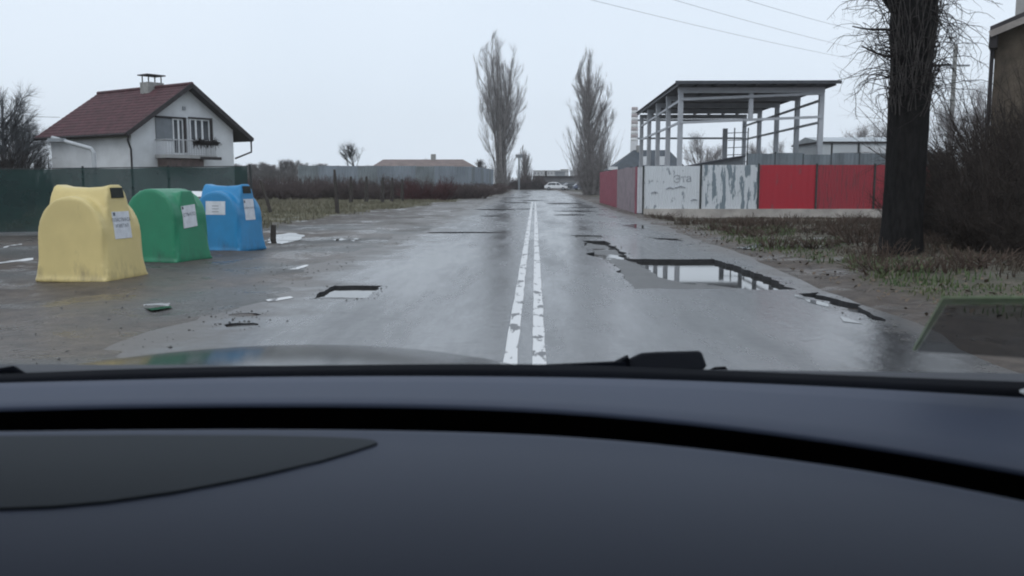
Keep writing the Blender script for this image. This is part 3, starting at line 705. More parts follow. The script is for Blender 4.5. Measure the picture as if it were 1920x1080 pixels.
make_car('white hatchback parked side-on at the far end of the road', (.75, .76, .78), (at(1042, 350, 168).x, 168, 0), R(2), 4.3, 1.5)
make_car('dark car parked just right of the white hatchback at the road end', (.05, .055, .06), (at(1074, 350, 171).x, 171, 0), R(25), 4.2, 1.35)
make_car('blue car nearest the right poplar at the far road end', (.06, .08, .14), (at(1096, 350, 166).x, 166, 0), R(12), 4.3, 1.45)
make_car('white car parked behind the recycling bins by the green net fence', (.75, .76, .78), (-8.95, 22.8, 0), R(178), 2.9, 1.23, None)

# ------------------------------------------------------------------ left field: posts, hedge, wall, hall
M_pole = mat('old_post_wood', (.045, .038, .034), .9, .3, 8)
def post(label, base, top, r=.075, group='old posts in the left field'):
    b = MB(); b.tube([Vector((0, 0, -.1)), (Vector(top) - Vector(base)) * .45, Vector(top) - Vector(base)], [r, r * .9, r * .5], 7)
    o = b.obj('fence_post', M_pole); o.location = base; return tag(o, label, 'post', group)
gz = gnd(510, 403); post('leaning dark post in the grass just right of the blue bin', gz, at(488, 338, gz.y), .085)
gz = gnd(633, 402); post('tall upright dark post in the grass before the hedge', gz, at(627, 318, gz.y), .10)
for u, vb, vt in ((658, 383, 331), (687, 382, 331), (717, 381, 333), (735, 380, 334), (754, 379, 336)):
    gz = gnd(u, vb); post('short stout post standing in the brown hedge', gz, at(u, vt, gz.y), .14)
gz = gnd(512, 446); b = MB(); b.tube([(0, 0, -.05), (.02, 0, .34)], [.08, .07], 8); o = b.obj('stump_post', M_pole, smooth=False); o.location = gz; tag(o, 'short broken stump post beside the puddle by the blue bin', 'post')
bushes = [bush_mesh(1.55, 3.0, 300 + i, M_brush, 70, 1900, .014) for i in range(3)]
rb_ = random.Random(3)
def place(name, me, loc, rz, sc, label, cat, group):
    o = link(name, me); o.location = loc; o.rotation_euler = (0, 0, rz); o.scale = sc; return tag(o, label, cat, group)
for i in range(26):
    y = 64 + 16 * (i / 25) + rb_.uniform(-2, 2); x = -31 + 25.0 * (i / 25) + rb_.uniform(-.5, .5)
    place('bramble_bush', bushes[i % 3], (x, y, 0), rb_.uniform(0, 6), (1.25, 1.1, rb_.uniform(.75, 1.1)), 'leafless brown bramble bush in the low hedge across the left field', 'bush', 'brambles of the left hedge')
for i in range(12):
    place('bramble_bush', bushes[i % 3], (-27 + i * 1.5 + rb_.uniform(-.4, .4), 78 + rb_.uniform(-3, 3), 0), rb_.uniform(0, 6), (1.5, 1.3, 1.35), 'taller pale bramble bush at the back of the left hedge', 'bush', 'taller brambles behind the hedge')
place('red_bush', bush_mesh(2.0, 4.5, 310, mat('reddish_twigs', (.085, .038, .040), .9, .3, 3, spec=.1), 90, 2400, .014), (at(800, 350, 70).x, 70, 0), 0, (1, 1, 1), 'rounded reddish bush at the hedge before the grey wall', 'bush', None)
for i in range(7):
    y = 84 + i * 9; place('bramble_bush', bushes[i % 3], (-6.2 + rb_.uniform(-.6, .3), y, 0), rb_.uniform(0, 6), (1, 2.4, .9), 'roadside bramble bush by the far left road edge', 'bush', 'far roadside brambles on the left')
# long grey sheet wall
M_sheet = mat('blue_grey_sheet', (.185, .215, .25), .6, .2, .5, stretch=(1, 1, .4)); M_sheet2 = mat('grey_sheet', (.16, .185, .20), .6, .2, .5)
wa, wb_ = at(560, 342, 112), at(884, 342, 118); wc = at(925, 342, 146)
wt = thing('sheet_metal_wall', 'long blue grey sheet metal wall behind the brown hedge', 'wall', (wa.x, wa.y, 0))
def corr(w, a, c, z0, z1, pitch=.2, dep=.03, th=0):
    a, c = Vector(a), Vector(c); L = (c - a).length; k = max(2, int(L / pitch)); nn = Vector((-(c - a).y, (c - a).x, 0)).normalized(); vs = []
    pos = []
    for i in range(k):
        for f_, s_ in ((0, 0), (.28, 0), (.5, 1), (.78, 1)): pos.append(((i + f_) / k, s_))
    pos.append((1, 0))
    for f_, s_ in pos:
        q = a.lerp(c, f_) + nn * (dep * s_); vs += [q + Vector((0, 0, z0)), q + Vector((0, 0, z1))]
    w.add(vs, [(2 * i, 2 * i + 2, 2 * i + 3, 2 * i + 1) for i in range(len(pos) - 1)])
segs = [(wa, wb_, 9), (wb_, wc, 8)]
for a_, c_, k in segs:
    for i in range(k):
        q0 = a_.lerp(c_, i / k) - wa; q1 = a_.lerp(c_, (i + 1) / k) - wa; q0.z = q1.z = 0
        w = MB(); corr(w, q0, q1, 0, 3.55 + .06 * math.sin(i * 3.1), .35, .05); o = w.obj('sheet', M_sheet if i % 3 else M_sheet2, wt, fix=False)
        w = MB(); w.bar(q0 + Vector((0, .15, 0)), q0 + Vector((0, .15, 3.62)), .10); w.obj('wall_post', M_grey, wt)
ha = at(690, 342, 150); hb2 = at(896, 342, 150)
ht = thing('long_hall', 'low hall with a tan hipped roof rising behind the grey sheet wall', 'building', (ha.x, 150, 0)); LX = hb2.x - ha.x
w = MB(); w.box(.5, LX - .5, .5, 11.5, 0, 3.7); w.obj('wall', mat('hall_render', (.30, .29, .28), .8, .2, .6), ht)
w = MB(); rzz = at(760, 299, 156).z
w.add([(0, 0, 3.7), (LX, 0, 3.7), (LX, 12, 3.7), (0, 12, 3.7), (1.6, 6, rzz), (LX - 3.0, 6, rzz)], [(0, 1, 5, 4), (1, 2, 5), (2, 3, 4, 5), (3, 0, 4), (3, 2, 1, 0)]); w.obj('roof', mat('tan_roof', (.165, .125, .115), .8, .2, .8), ht)
w = MB(); w.box(LX * .54, LX * .54 + .8, 5.6, 6.4, rzz - .4, rzz + .9); w.obj('chimney', M_conc, ht)
# trees behind the left field
M_ftw = mat('far_twigs', (.125, .115, .115), .9, .3, 1, spec=.1)
tt = bare_tree_meshes(8.0, 500, M_ftw, 160, 2600, (.4, .9), .2, tw=.016, r=.2); tt2 = bare_tree_meshes(7.0, 520, M_ftw, 200, 3000, (.5, 1.1), .12, tw=.016, r=.18)
def tree(name, ms, loc, rz, sc, label, group=None):
    t = thing(name, label, 'tree', loc, rz, group); t.scale = (sc, sc, sc) if not isinstance(sc, tuple) else sc
    link('trunk', ms[0], t); link('crown', ms[1], t); return t
for i in range(44):
    u = 438 + i * 7.2 + rb_.uniform(-5, 5); y = 205 + rb_.uniform(-20, 25)
    if 655 < u < 690: continue
    tree('bare_tree', (tt, tt2)[i % 2], (at(u, 342, y).x, y, 0), rb_.uniform(0, 6), (1.25, 1.25, rb_.uniform(.72, .95) if u < 620 else rb_.uniform(.62, .80)), 'small bare tree in the distant treeline beyond the grey wall', 'distant treeline on the left')
tree('bare_tree', bare_tree_meshes(10, 540, M_bark, 110, 1300, (.4, .9), .35, r=.24, tw=.018), (at(668, 342, 165).x, 165, 0), 1.0, 1.0, 'lone bare tree rising above the grey wall left of the tan roof')
for i, (u, y, s_) in enumerate(((760, 172, .95), (805, 176, .85), (845, 170, .9), (905, 165, .8))):
    tree('bare_tree', (tt2, tt)[i % 2], (at(u, 342, y).x, y, 0), i, s_, 'bare tree top showing over the tan hall roof', 'tree tops behind the tan hall')
# dark trees at the left margin
lt = bare_tree_meshes(8.5, 560, mat('slate_twigs', (.125, .130, .138), .9, .3, 2, spec=.1), 240, 3600, (.4, 1.1), .12, tw=.009, r=.2)
for i, (u, y, s_, lb) in enumerate(((10, 52, 1.0, 'tall dark bare tree at the left margin beyond the green net fence'), (52, 58, .80, 'lower dark bare tree just left of the white house roof'), (-70, 50, 1.1, 'broad dark bare tree at the far left margin'))):
    tree('dark_tree', lt, (at(u, 342, y).x, y, 0), i * 2, s_, lb)
db = bush_mesh(2.8, 4.5, 330, M_dark, 110, 4200, .012)
for i, (x, y, s_) in enumerate(((-24.5, 31, 1.0), (-21.6, 32, 1.0), (-19.4, 30.5, .85), (-29, 36, 1.25), (-33, 46, 1.5), (-29.5, 47, 1.3), (-36, 52, 1.6), (-31.5, 56, 1.3))):
    place('dark_bush', db, (x, y, 0), i, (s_, s_, s_), 'dense dark leafless bush behind the left end of the net fence', 'bush', 'dark bushes behind the net fence')

# ------------------------------------------------------------------ poplars
q = gnd(941, 357); poplar('poplar_tree', 'tall narrow leafless poplar on the left of the road', (q.x, q.y, 0), at(935, 60, q.y).z, 12.6, 21, None, 6, .42, suckers=170, sh=6.5, n3=26000, topk=5.5, tr=.85)
q = gnd(1105, 364); poplar('poplar_tree', 'leafless poplar with a dense thicket round its foot on the right of the road', (q.x + .3, q.y, 0), at(1105, 98, q.y).z, 13.0, 33, None, 4, .36, suckers=480, sh=8.0, n3=17000, topk=2.1, tr=.7)
q = at(984, 355, 190); poplar('poplar_tree', 'smaller bare poplar behind the tall left poplar', (q.x, 190, 0), at(984, 272, 190).z, 4.4, 45, None, 2, .3, suckers=120, sh=5, n3=2500)
for i in range(5):
    u = 992 + i * 8; place('far_bush', bushes[i % 3], (at(u, 350, 186).x, 186, 0), i, (1.6, 1.6, 2.6 - .42 * i), 'far roadside bush beside the small poplar', 'bush', 'far bushes beside the small poplar')
for i in range(4):
    place('far_bush', bushes[i % 3], (at(952 + i * 8, 350, 182).x, 182, 0), i, (1.3, 1.6, 1.7), 'low far bush between the tall poplar and the small poplar', 'bush', 'low far bushes between the left poplars')
# floodlight mast
q = at(973, 350, 172); t = thing('floodlight_mast', 'thin mast with a boxy head beside the small poplar', 'mast', (q.x, 172, 0)); zt = at(973, 293, 172).z
w = MB(); w.tube([(0, 0, 0), (0, 0, zt)], .16, 8); w.obj('mast', M_grey, t)
w = MB(); w.box(-.65, .65, -.25, .25, zt - .3, zt + .35); w.obj('head', M_grey, t)
# far end of the road
M_far = mat('far_concrete', (.42, .42, .43), .8, .08, .2); M_farw = mat('far_window', (.12, .13, .15), .3, .1, 1)
def block(label, u0, u1, v0, y, dep, rows, cols, m=M_far):
    a_, c_ = at(u0, 342, y), at(u1, 342, y); zt = at(u0, v0, y).z; wd = c_.x - a_.x
    t = thing('apartment_block', label, 'building', (a_.x, y, 0)); w = MB(); w.box(0, wd, 0, dep, 0, zt); w.obj('wall', m, t)
    w = MB(); w.box(-.2, wd + .2, -.2, dep + .2, zt + .002, zt + .5); w.obj('roof', M_conc, t)
    for r_ in range(rows):
        for c in range(cols):
            w = MB(); x = wd * (c + .3) / cols; z = zt * (r_ + .35) / rows; w.box(x, x + wd * .42 / cols, -.06, .05, z, z + zt * .4 / rows); w.obj('window', M_farw, t)
block('wide pale flat-roofed block on the horizon between the poplars', 1000, 1050, 321, 520, 14, 3, 8)
block('pale slab block on the horizon beside the right poplar', 1052, 1066, 319, 480, 12, 4, 3); block('narrow pale tower on the horizon behind the right poplar', 1070, 1090, 321, 500, 12, 4, 4)
t = thing('low_shed', 'low dark shed with a raised cabin beyond the parked cars', 'shed', (at(1003, 342, 195).x, 195, 0))
w = MB(); w.box(0, 10.5, 0, 5, 0, 2.55); w.obj('wall', mat('shed_wall', (.16, .16, .17), .8, .2, .5), t)
w = MB(); w.box(-.3, 10.8, -.4, 5.2, 2.552, 2.85); w.obj('roof', M_wood, t)
w = MB(); w.box(4.4, 6.6, 1, 4, 2.852, 3.7); w.box(4.2, 6.9, .8, 4.2, 3.702, 3.85); w.obj('cabin', M_grey, t)
w = MB(); w.tube([(2.4, 1, 2.8), (2.4, 1, 3.9)], .22, 8); w.obj('flue', M_wood, t)
t = thing('low_wall', 'low grey wall closing the far end of the road', 'wall', (at(1050, 342, 182).x, 182, 0))
w = MB(); w.box(0, 14, 0, .25, 0, 1.55); w.obj('panel', mat('far_wall', (.17, .18, .20), .8, .15, .5), t)
w = MB(); w.box(-.05, 14.05, -.05, .3, 1.552, 1.66); w.obj('coping', M_conc, t)
# striped chimney
q = at(1188, 342, 700); zt = at(1188, 201, 700).z
t = thing('factory_chimney', 'tall banded factory chimney far off behind the roofed frame', 'chimney', (q.x, 700, 0))
M_cr = mat('faded_red_band', (.26, .20, .20), .8, .1, .1); M_cw = mat('pale_band', (.58, .58, .58), .8, .08, .1)
zz = [0, zt * .60, zt * .64] ; w = MB()
b0 = zt * .56; w.tube([(0, 0, 0), (0, 0, b0)], [3.6, 2.9], 16); w.obj('shaft', mat('pale_shaft', (.42, .42, .43), .8, .08, .1), t, smooth=True)
for i in range(10):
    w = MB(); w.tube([(0, 0, b0 + (zt - b0) * i / 10), (0, 0, b0 + (zt - b0) * (i + 1) / 10)], [2.9 - .05 * i, 2.85 - .05 * i], 16); w.obj('band', M_cr if i % 2 else M_cw, t, smooth=True)

# ------------------------------------------------------------------ painted sheet fence on the right
FY, FX, PW = 42.0, 4.80, 2.68
Z0, Z1 = .22, 2.26
pf = thing('sheet_fence', 'white and red painted corrugated sheet fence on a concrete plinth', 'fence', (FX, FY, 0))
M_peel = wear('peeling_white', (.60, .63, .66), (.19, .235, .265), .50, 1.15, (4.0, 1, .75)); M_pw = wear('scuffed_white', (.62, .65, .68), (.27, .30, .33), .60, 1.3, (3, 1, 1.4))
M_red = wear('red_sheet_paint', (.38, .022, .038), (.28, .050, .060), .60, 1.2, (3, 1, 1), .45); M_red2 = wear('dull_red_paint', (.30, .030, .045), (.21, .035, .045), .55, 1.0, (9, 1, 1), .5)
M_gs = wear('grey_sheet_paint', (.27, .215, .235), (.20, .165, .18), .5, 1.3, (3, 3, 1)); M_dr = mat('faded_red', (.24, .060, .085), .6, .2, 2)
cols = [M_pw, M_peel, M_red, M_red2, M_red2]
for i, m in enumerate(cols):
    x0_ = .28 + i * PW; w = MB(); corr(w, (x0_ + .05, 0, 0), (x0_ + PW - .04, 0, 0), Z0, Z1 - (.05 if i == 0 else 0) , .12 if i != 2 else .3, -.018 if i != 2 else -.008)
    o = w.obj('sheet_panel', m, pf, fix=False)
    o['label'] = ['scuffed white sheet', 'white sheet with peeling paint', 'flat red sheet', 'ribbed red sheet', 'dull red ribbed sheet'][i]
w = MB(); corr(w, (0, 0, 0), (.27, 0, 0), Z0 - .2, Z1 - .1, .13, -.02); w.obj('sheet_panel', mat('plain_white_sheet', (.52, .53, .56), .6, .1, 3), pf, fix=False)
for i in range(6):
    x0_ = .27 + i * PW; w = MB(); w.box(x0_ - .035, x0_ + .04, -.05, .06, -.1, Z1 + (.06 if i else -.05)); w.obj('post', M_post, pf)
w = MB(); w.box(.30, .30 + 5 * PW, -.12, .12, -.25, Z0 - .004); w.obj('plinth', mat('pale_concrete', (.40, .37, .34), .85, .25, 1.2, bump=.2), pf)
side = [(42.05, 42.8, M_dr), (42.88, 45.5, M_gs), (45.58, 48.3, M_gs), (48.4, 52.1, M_gs), (52.2, 55.6, M_dr), (55.7, 59.0, M_dr), (59.1, 62.5, M_dr), (62.6, 66.0, M_dr)]
for a_, c_, m in side:
    w = MB(); corr(w, (0, a_ - FY, 0), (0, c_ - FY, 0), -.02, 2.2 + .02 * math.sin(a_), .2, .025); w.obj('sheet_panel', m, pf, fix=False)
    w = MB(); w.box(.05, .13, c_ - FY, c_ - FY + .08, -.1, 2.24); w.obj('post', M_post, pf)
# scrawl on the white sheets
M_scr = mat('grey_spray_paint', (.22, .24, .27), .7, .5, 9, col2=(.42, .44, .47))
text_mesh('Эта', .50, Matrix.Translation((2.1, -.026, 1.60)) @ Matrix.Rotation(R(-4), 4, 'Y') @ Matrix.Rotation(R(90), 4, 'X'), M_scr, 'scrawl', pf)
for x_, z_, l_ in ((1.35, 1.15, .35), (1.75, 1.2, .5), (.65, .95, .3), (2.5, .6, .3)):
    w = MB(); w.tube([(x_, -.028, z_), (x_ + l_ * .5, -.028, z_ + .07), (x_ + l_, -.028, z_ + .02)], .03, 5); w.obj('scrawl', M_scr, pf)

# roofed steel frame
Y0, Y1 = 50.0, 68.0
XL, XR = at(1273, 342, 50).x, at(1534, 342, 50).x
M_steel = mat('pale_painted_steel', (.40, .42, .45), .5, .1, 1.5); M_under = mat('dark_roof_sheet', (.105, .11, .125), .6, .2, 1)
cn = thing('steel_canopy', 'open grey steel frame with a flat sheet roof behind the painted fence', 'canopy', (XL, Y0, 0)); WX = XR - XL; DY = Y1 - Y0
zf, zb = at(1273, 168, Y0).z, at(1202, 218, Y1).z
def zr(y): return zf + (zb - zf) * y / DY
for i in range(5):
    y = DY * i / 4
    for x in (0, WX):
        w = MB(); w.box(x - .13, x + .13, y - .13, y + .13, -.1, zr(y) - .19); w.obj('column', M_steel, cn)
    w = MB(); w.bar((-.15, y, zr(y) - .04), (WX + .15, y, zr(y) - .04), .2, .30); w.obj('roof_beam', M_steel, cn)
w = MB(); w.box(WX / 2 - .12, WX / 2 + .12, -.10, .10, 4.95, zf - .2); w.obj('hanging_post', M_steel, cn)
for z_a, z_b in ((5.95, 5.65), (4.75, 4.65)):
    for x in (-.02, WX + .02):
        w = MB(); w.bar((x, -.1, z_a), (x, DY, z_b), .09, .13); w.obj('side_rail', M_steel, cn)
for z_a, z_b, y in ((5.98, 6.28, -.16), (4.72, 5.02, -.16), (6.1, 6.1, DY + .05), (4.75, 4.75, DY + .05)):
    w = MB(); w.bar((-.3 if y > 1 else 0, y, z_a), (WX, y, z_b), .08, .14); w.obj('cross_rail', M_steel, cn)
for i in range(9):
    x = -.25 + (WX + .75) * i / 8; w = MB(); w.bar((x, -.7, zr(-.7) + .19), (x, DY + .5, zr(DY + .5) + .19), .09, .14); w.obj('purlin', M_under, cn)
w = MB(); k = 40
vs = []
for i in range(k * 2 + 1):
    x = -.45 + (WX + 1.15) * i / (2 * k); z = .28 + (.045 if i % 2 else 0); vs += [(x, -1.0, zr(-1) + z), (x, DY + .9, zr(DY + .9) + z)]
w.add(vs, [(2 * i, 2 * i + 2, 2 * i + 3, 2 * i + 1) for i in range(2 * k)]); w.obj('roof_sheet', M_under, cn, fix=False)
w = MB(); w.box(-.47, WX + .72, -1.06, -1.0, zr(-1) + .18, zr(-1) + .36); w.obj('fascia', mat('dark_fascia', (.05, .055, .065), .6, .2, 2), cn)
# ladder frame inside
q = at(1357, 342, 60); t = thing('ladder', 'steel ladder standing against a stout post inside the roofed frame', 'ladder', (q.x, 60, 0))
zt = at(1357, 241, 60).z
w = MB(); w.box(-.14, .14, -.14, .14, 0, zt); w.obj('post', M_steel, t)
for x in (.55, 1.45):
    w = MB(); w.bar((x, 0, 0), (x + .1, .1, zt + .05), .07); w.obj('rail', M_grey, t)
for i in range(9):
    w = MB(); w.bar((.2 if i % 3 else .1, .02, zt - .3 - i * .48), (1.5, .02, zt - .25 - i * .48), .05); w.obj('rung', M_grey, t)
# dark-roofed house left of the frame
q = at(1150, 342, 88); t = thing('dark_roof_house', 'house with a dark grey hipped roof behind the red fence panels', 'house', (q.x - .3, 88, 0)); WW = at(1284, 342, 88).x - q.x + .6
w = MB(); w.box(.5, WW - .5, .5, 7.5, 0, 2.6); w.obj('wall', mat('house_plaster', (.32, .32, .33), .8, .1, 1), t)
zz_ = at(1200, 281, 91).z; zw = at(1150, 318, 88).z
w = MB(); w.add([(0, 0, zw), (WW, 0, zw), (WW, 8, zw), (0, 8, zw), (2.6, 3.6, zz_), (WW - 1.4, 3.6, zz_)], [(0, 1, 5, 4), (1, 2, 5), (2, 3, 4, 5), (3, 0, 4), (3, 2, 1, 0)]); rr_ = w.obj('roof', mat('slate_roof', (.036, .046, .058), .55, .25, 1.5), t)
w = MB(); w.box(2.9, 3.4, 3.2, 3.8, zz_ - .3, zz_ + .45); w.obj('chimney', M_conc, rr_)
for x in (3.2, 4.6):
    w = MB(); w.box(x, x + .8, .8, 1.6, zw + .35, zw + 1.3); w.obj('dormer', M_white, rr_)
w = MB(); w.box(-.2, .7, -.08, .08, zw - .02, zw + .28); w.obj('gutter_end', M_white, rr_)
# lean-to roof and grey sheet fence inside the yard
a_, c_ = at(1290, 342, 56), at(1392, 342, 56); t = thing('lean_to', 'grey lean-to with a sloping roof behind the white sheets', 'shed', (a_.x, 56, 0)); wd = c_.x - a_.x
za, zc = at(1290, 312, 56).z, at(1392, 291, 56).z
w = MB(); w.prism([(0, 0, 0), (wd, 0, 0), (wd, 0, zc - .1), (0, 0, za - .1)], (0, 0, 0), (0, 3, 0)); w.obj('wall', M_grey, t)
w = MB(); w.prism([(-.2, 0, za - .1), (wd + .1, 0, zc - .1), (wd + .1, 0, zc), (-.2, 0, za)], (0, -.3, 0), (0, 3.3, 0)); w.obj('roof', M_under, t)
a_ = at(1392, 342, 48); t = thing('yard_fence', 'blue grey corrugated sheet fence standing behind the red sheets', 'fence', (a_.x, 47, 0))
M_yf = mat('blue_grey_yard_sheet', (.155, .185, .205), .6, .25, .8, stretch=(2, 1, .5))
for i in range(7):
    w = MB(); zt = at(1440, 288, 47).z + .05 * math.sin(i * 2.3); corr(w, (i * 1.45, 0, 0), (i * 1.45 + 1.40, 0, 0), 0, zt, .18, -.02); w.obj('sheet', M_yf, t, fix=False)
    w = MB(); w.box(i * 1.45 - .04, i * 1.45 + .04, .03, .1, 0, zt + (.6 if i == 3 else .05)); w.obj('post', M_post, t)
a_, c_ = at(1533, 342, 60), at(1690, 342, 60); t = thing('white_shed', 'pale flat-roofed metal shed left of the big trunk', 'shed', (a_.x, 60, 0)); wd = c_.x - a_.x
z1_, z2_ = at(1600, 285, 60).z, at(1600, 256, 60).z; zm = at(1600, 268, 60).z
M_ws = mat('pale_shed_sheet', (.50, .53, .55), .6, .08, .6)
w = MB(); w.box(0, wd, 0, 6, 0, zm - .03); w.obj('wall', M_ws, t)
w = MB(); w.box(-.1, wd + .1, -.12, 6.1, zm - .028, zm + .09); w.obj('eaves', M_wood, t)
w = MB(); w.prism([(0, -.1, zm + .092), (0, -.06, zm + .12), (0, 3, z2_ + .1), (0, 6, zm + .1)], (-.05, 0, 0), (wd + .05, 0, 0)); w.obj('roof', mat('shed_roof', (.42, .45, .47), .6, .1, 1), t)
w = MB(); w.box(wd * .46, wd * .46 + .12, -.06, .02, 0, zm - .03); w.obj('corner_post', M_post, t)
w = MB(); w.box(wd * .50, wd * .99, -.05, -.005, at(1600, 304, 60).z, zm - .2); w.obj('door', mat('white_door_sheet', (.60, .62, .64), .6, .05, 1), t)

# trees behind the yard
ms = [bare_tree_meshes(8, 600, M_twig, 150, 1900, (.3, .75), .12, r=.12, tw=.009), bare_tree_meshes(7, 620, M_twig, 140, 1800, (.4, .9), .1, r=.12, tw=.009)]
for i, (u, y, s_, lb) in enumerate(((1310, 84, .88, 'bare tree seen through the left bays of the roofed frame'), (1420, 82, .80, 'bare tree behind the ladder inside the roofed frame'), (1490, 84, .75, 'bare tree seen through the right bays of the roofed frame'),
                                 (1600, 78, 1.02, 'bushy bare tree above the pale shed'), (1650, 80, .95, 'bare tree above the pale shed, next to the big trunk'), (1780, 46, .88, 'bare tree between the big trunk and the brown building'), (1840, 44, .92, 'bare tree touching the brown building wall'), (1340, 100, .9, 'far bare tree behind the roofed frame'), (1455, 96, .85, 'slender far bare tree behind the roofed frame'))):
    tree('bare_tree', ms[i % 2], (at(u, 342, y).x, y, 0), i * 1.7, s_, lb)

# ------------------------------------------------------------------ big roadside trunk
q = gnd(1687, 486); bt = thing('old_poplar', 'massive dark trunk with hanging shoots at the right roadside', 'tree', (q.x, q.y, 0))
b = MB(); K, N_ = 40, 46
Ht = 7.5; vs = []
for i in range(N_):
    z = -.15 + (Ht + .15) * i / (N_ - 1); r0 = .35 + .10 * math.exp(-max(0, z) * 2.6) + .05 * math.exp(-((z - 4.6) / .8) ** 2) - .012 * max(0, z - 5)
    for j in range(K):
        a = 2 * math.pi * j / K; rr = r0 * (1 + .07 * noise.noise(Vector((math.cos(a) * 2.2, math.sin(a) * 2.2, z * .55))) + .07 * noise.noise(Vector((math.cos(a) * 6, math.sin(a) * 6, z * 1.1))) + .03 * noise.noise(Vector((math.cos(a) * 16, math.sin(a) * 16, z * 4))))
        vs.append((.03 * math.sin(z * .5) + rr * math.cos(a), rr * math.sin(a), z))
b.add(vs, [(i * K + j, i * K + (j + 1) % K, (i + 1) * K + (j + 1) % K, (i + 1) * K + j) for i in range(N_ - 1) for j in range(K)])
b.obj('trunk', M_bark, bt, smooth=True)
g = Grower(77); k = Grower(78)
tops = arr([-.2, 0, 4.5], [.2, .05, 4.6], [.0, .0, 7.0], [.05, -.05, 6.5]); dirs = arr([-.75, .1, 1.0], [.7, .1, 1.0], [.05, .1, 1.6], [.5, -.3, 1.4])
P, Rr = k.keep(*g.stems(tops, dirs, arr(5, 5, 8, 6), arr(.13, .12, .27, .18), 8, .7, .05, .2), 12)
B, RB = k.keep(*g.children(P, Rr, 30, .15, .95, (.3, .9), (2, 3.5), .09, .5, .08, 6), 6)
link('limb', k.mesh('limb', M_bark), bt)
g.keep(*g.children(B, RB, 240, .1, 1, (.3, .9), (.7, 1.6), .02, .3, .1, 5), 3)
# shoots all round the trunk: up-and-out, then hanging
m_ = 230; a = g.r.uniform(0, 6.283, m_); z0 = g.r.uniform(2.9, 5.4, m_)
p0 = np.stack([np.cos(a) * .34, np.sin(a) * .34, z0], 1); d0 = np.stack([np.cos(a), np.sin(a), g.r.uniform(.1, 1.0, m_)], 1)
A, RA = g.keep(*g.stems(p0, d0, g.r.uniform(.4, 1.55, m_), np.full(m_, .009), 10, arr(0, 0, -1.5), .30, .35), 4)
g.keep(*g.children(A, RA, 900, .2, 1, (.3, 1.3), (.2, .7), .005, -.4, .26, 5), 3)
m_ = 130; a = g.r.uniform(math.pi, 2 * math.pi, m_); z0 = g.r.uniform(2.6, 4.6, m_)     # lighter shoots lying on the bark
p0 = np.stack([np.cos(a) * .36, np.sin(a) * .36, z0], 1); d0 = np.stack([np.cos(a) * .12 + g.r.normal(0, .12, m_), np.sin(a) * .12, np.full(m_, 1.0)], 1)
k3 = Grower(80); k3.keep(*k3.stems(p0, d0, k3.r.uniform(.6, 1.6, m_), np.full(m_, .008), 6, 0, .10, .5), 4); link('bark_shoots', k3.mesh('bark_shoots', mat('grey_shoots', (.085, .078, .075), .85, .3, 4, spec=.1)), bt)
m_ = 3; a = arr(math.pi * .95, math.pi * 1.05, .1); z0 = arr(4.25, 3.75, 3.6)
p0 = np.stack([np.cos(a) * .34, np.sin(a) * .34, z0], 1); d0 = np.stack([np.cos(a), np.sin(a), np.full(m_, .12)], 1)
g.keep(*g.stems(p0, d0, arr(.72, .70, .5), np.full(m_, .030), 5, .15, .12, .4), 5)
link('shoots', g.mesh('shoots', mat('dark_shoots', (.040, .035, .034), .85, .3, 4, spec=.1)), bt)

# ------------------------------------------------------------------ brown building at the right margin
e0 = at(1866, 90, 24); bd = thing('brown_building', 'brown rendered two-storey building cut off by the right margin', 'building', (e0.x, 24, 0), R(-30))
zt = at(1855, 62, 24).z
w = MB(); w.box(0, 9, 0, 8, -.2, zt); w.obj('wall', mat('brown_render', (.110, .088, .066), .9, .35, 1.6, bump=.3, bscale=30), bd)
w = MB(); w.prism([(-.12, 0, zt - .05), (4.5, 0, zt + 1.75), (9.25, 0, zt - .05), (9.25, 0, zt + .12), (4.5, 0, zt + 1.95), (-.12, 0, zt + .12)], (0, -.4, 0), (0, 8.4, 0)); rf2 = w.obj('roof', mat('dark_purple_roof', (.035, .030, .034), .7, .3, 2), bd)
w = MB(); w.prism([(.0, 0, zt - .05), (9, 0, zt - .05), (4.5, 0, zt + 1.74)], (0, .03, 0), (0, 7.97, 0)); w.obj('gable', mat('brown_gable', (.115, .092, .068), .9, .35, 1.6), bd)
w = MB(); w.bar((-.12, -.43, zt - .08), (4.5, -.43, zt + 1.68), .05, .16); w.obj('verge_board', mat('weathered_board', (.30, .27, .25), .8, .2, 3), rf2)
w = MB(); w.box(-.13, .06, -.38, 8.3, zt - .42, zt - .06); w.obj('eaves_box', M_wood, rf2)
w = MB(); w.tube([(-.06, -.06, 0), (-.06, -.06, zt - .4)], .05, 6); w.obj('downpipe', M_wood, bd)
w = MB(); w.box(.35, .7, 1.2, 1.6, zt, zt + 1.6); w.obj('chimney', mat('pale_chimney', (.36, .35, .34), .8, .1, 3), rf2)

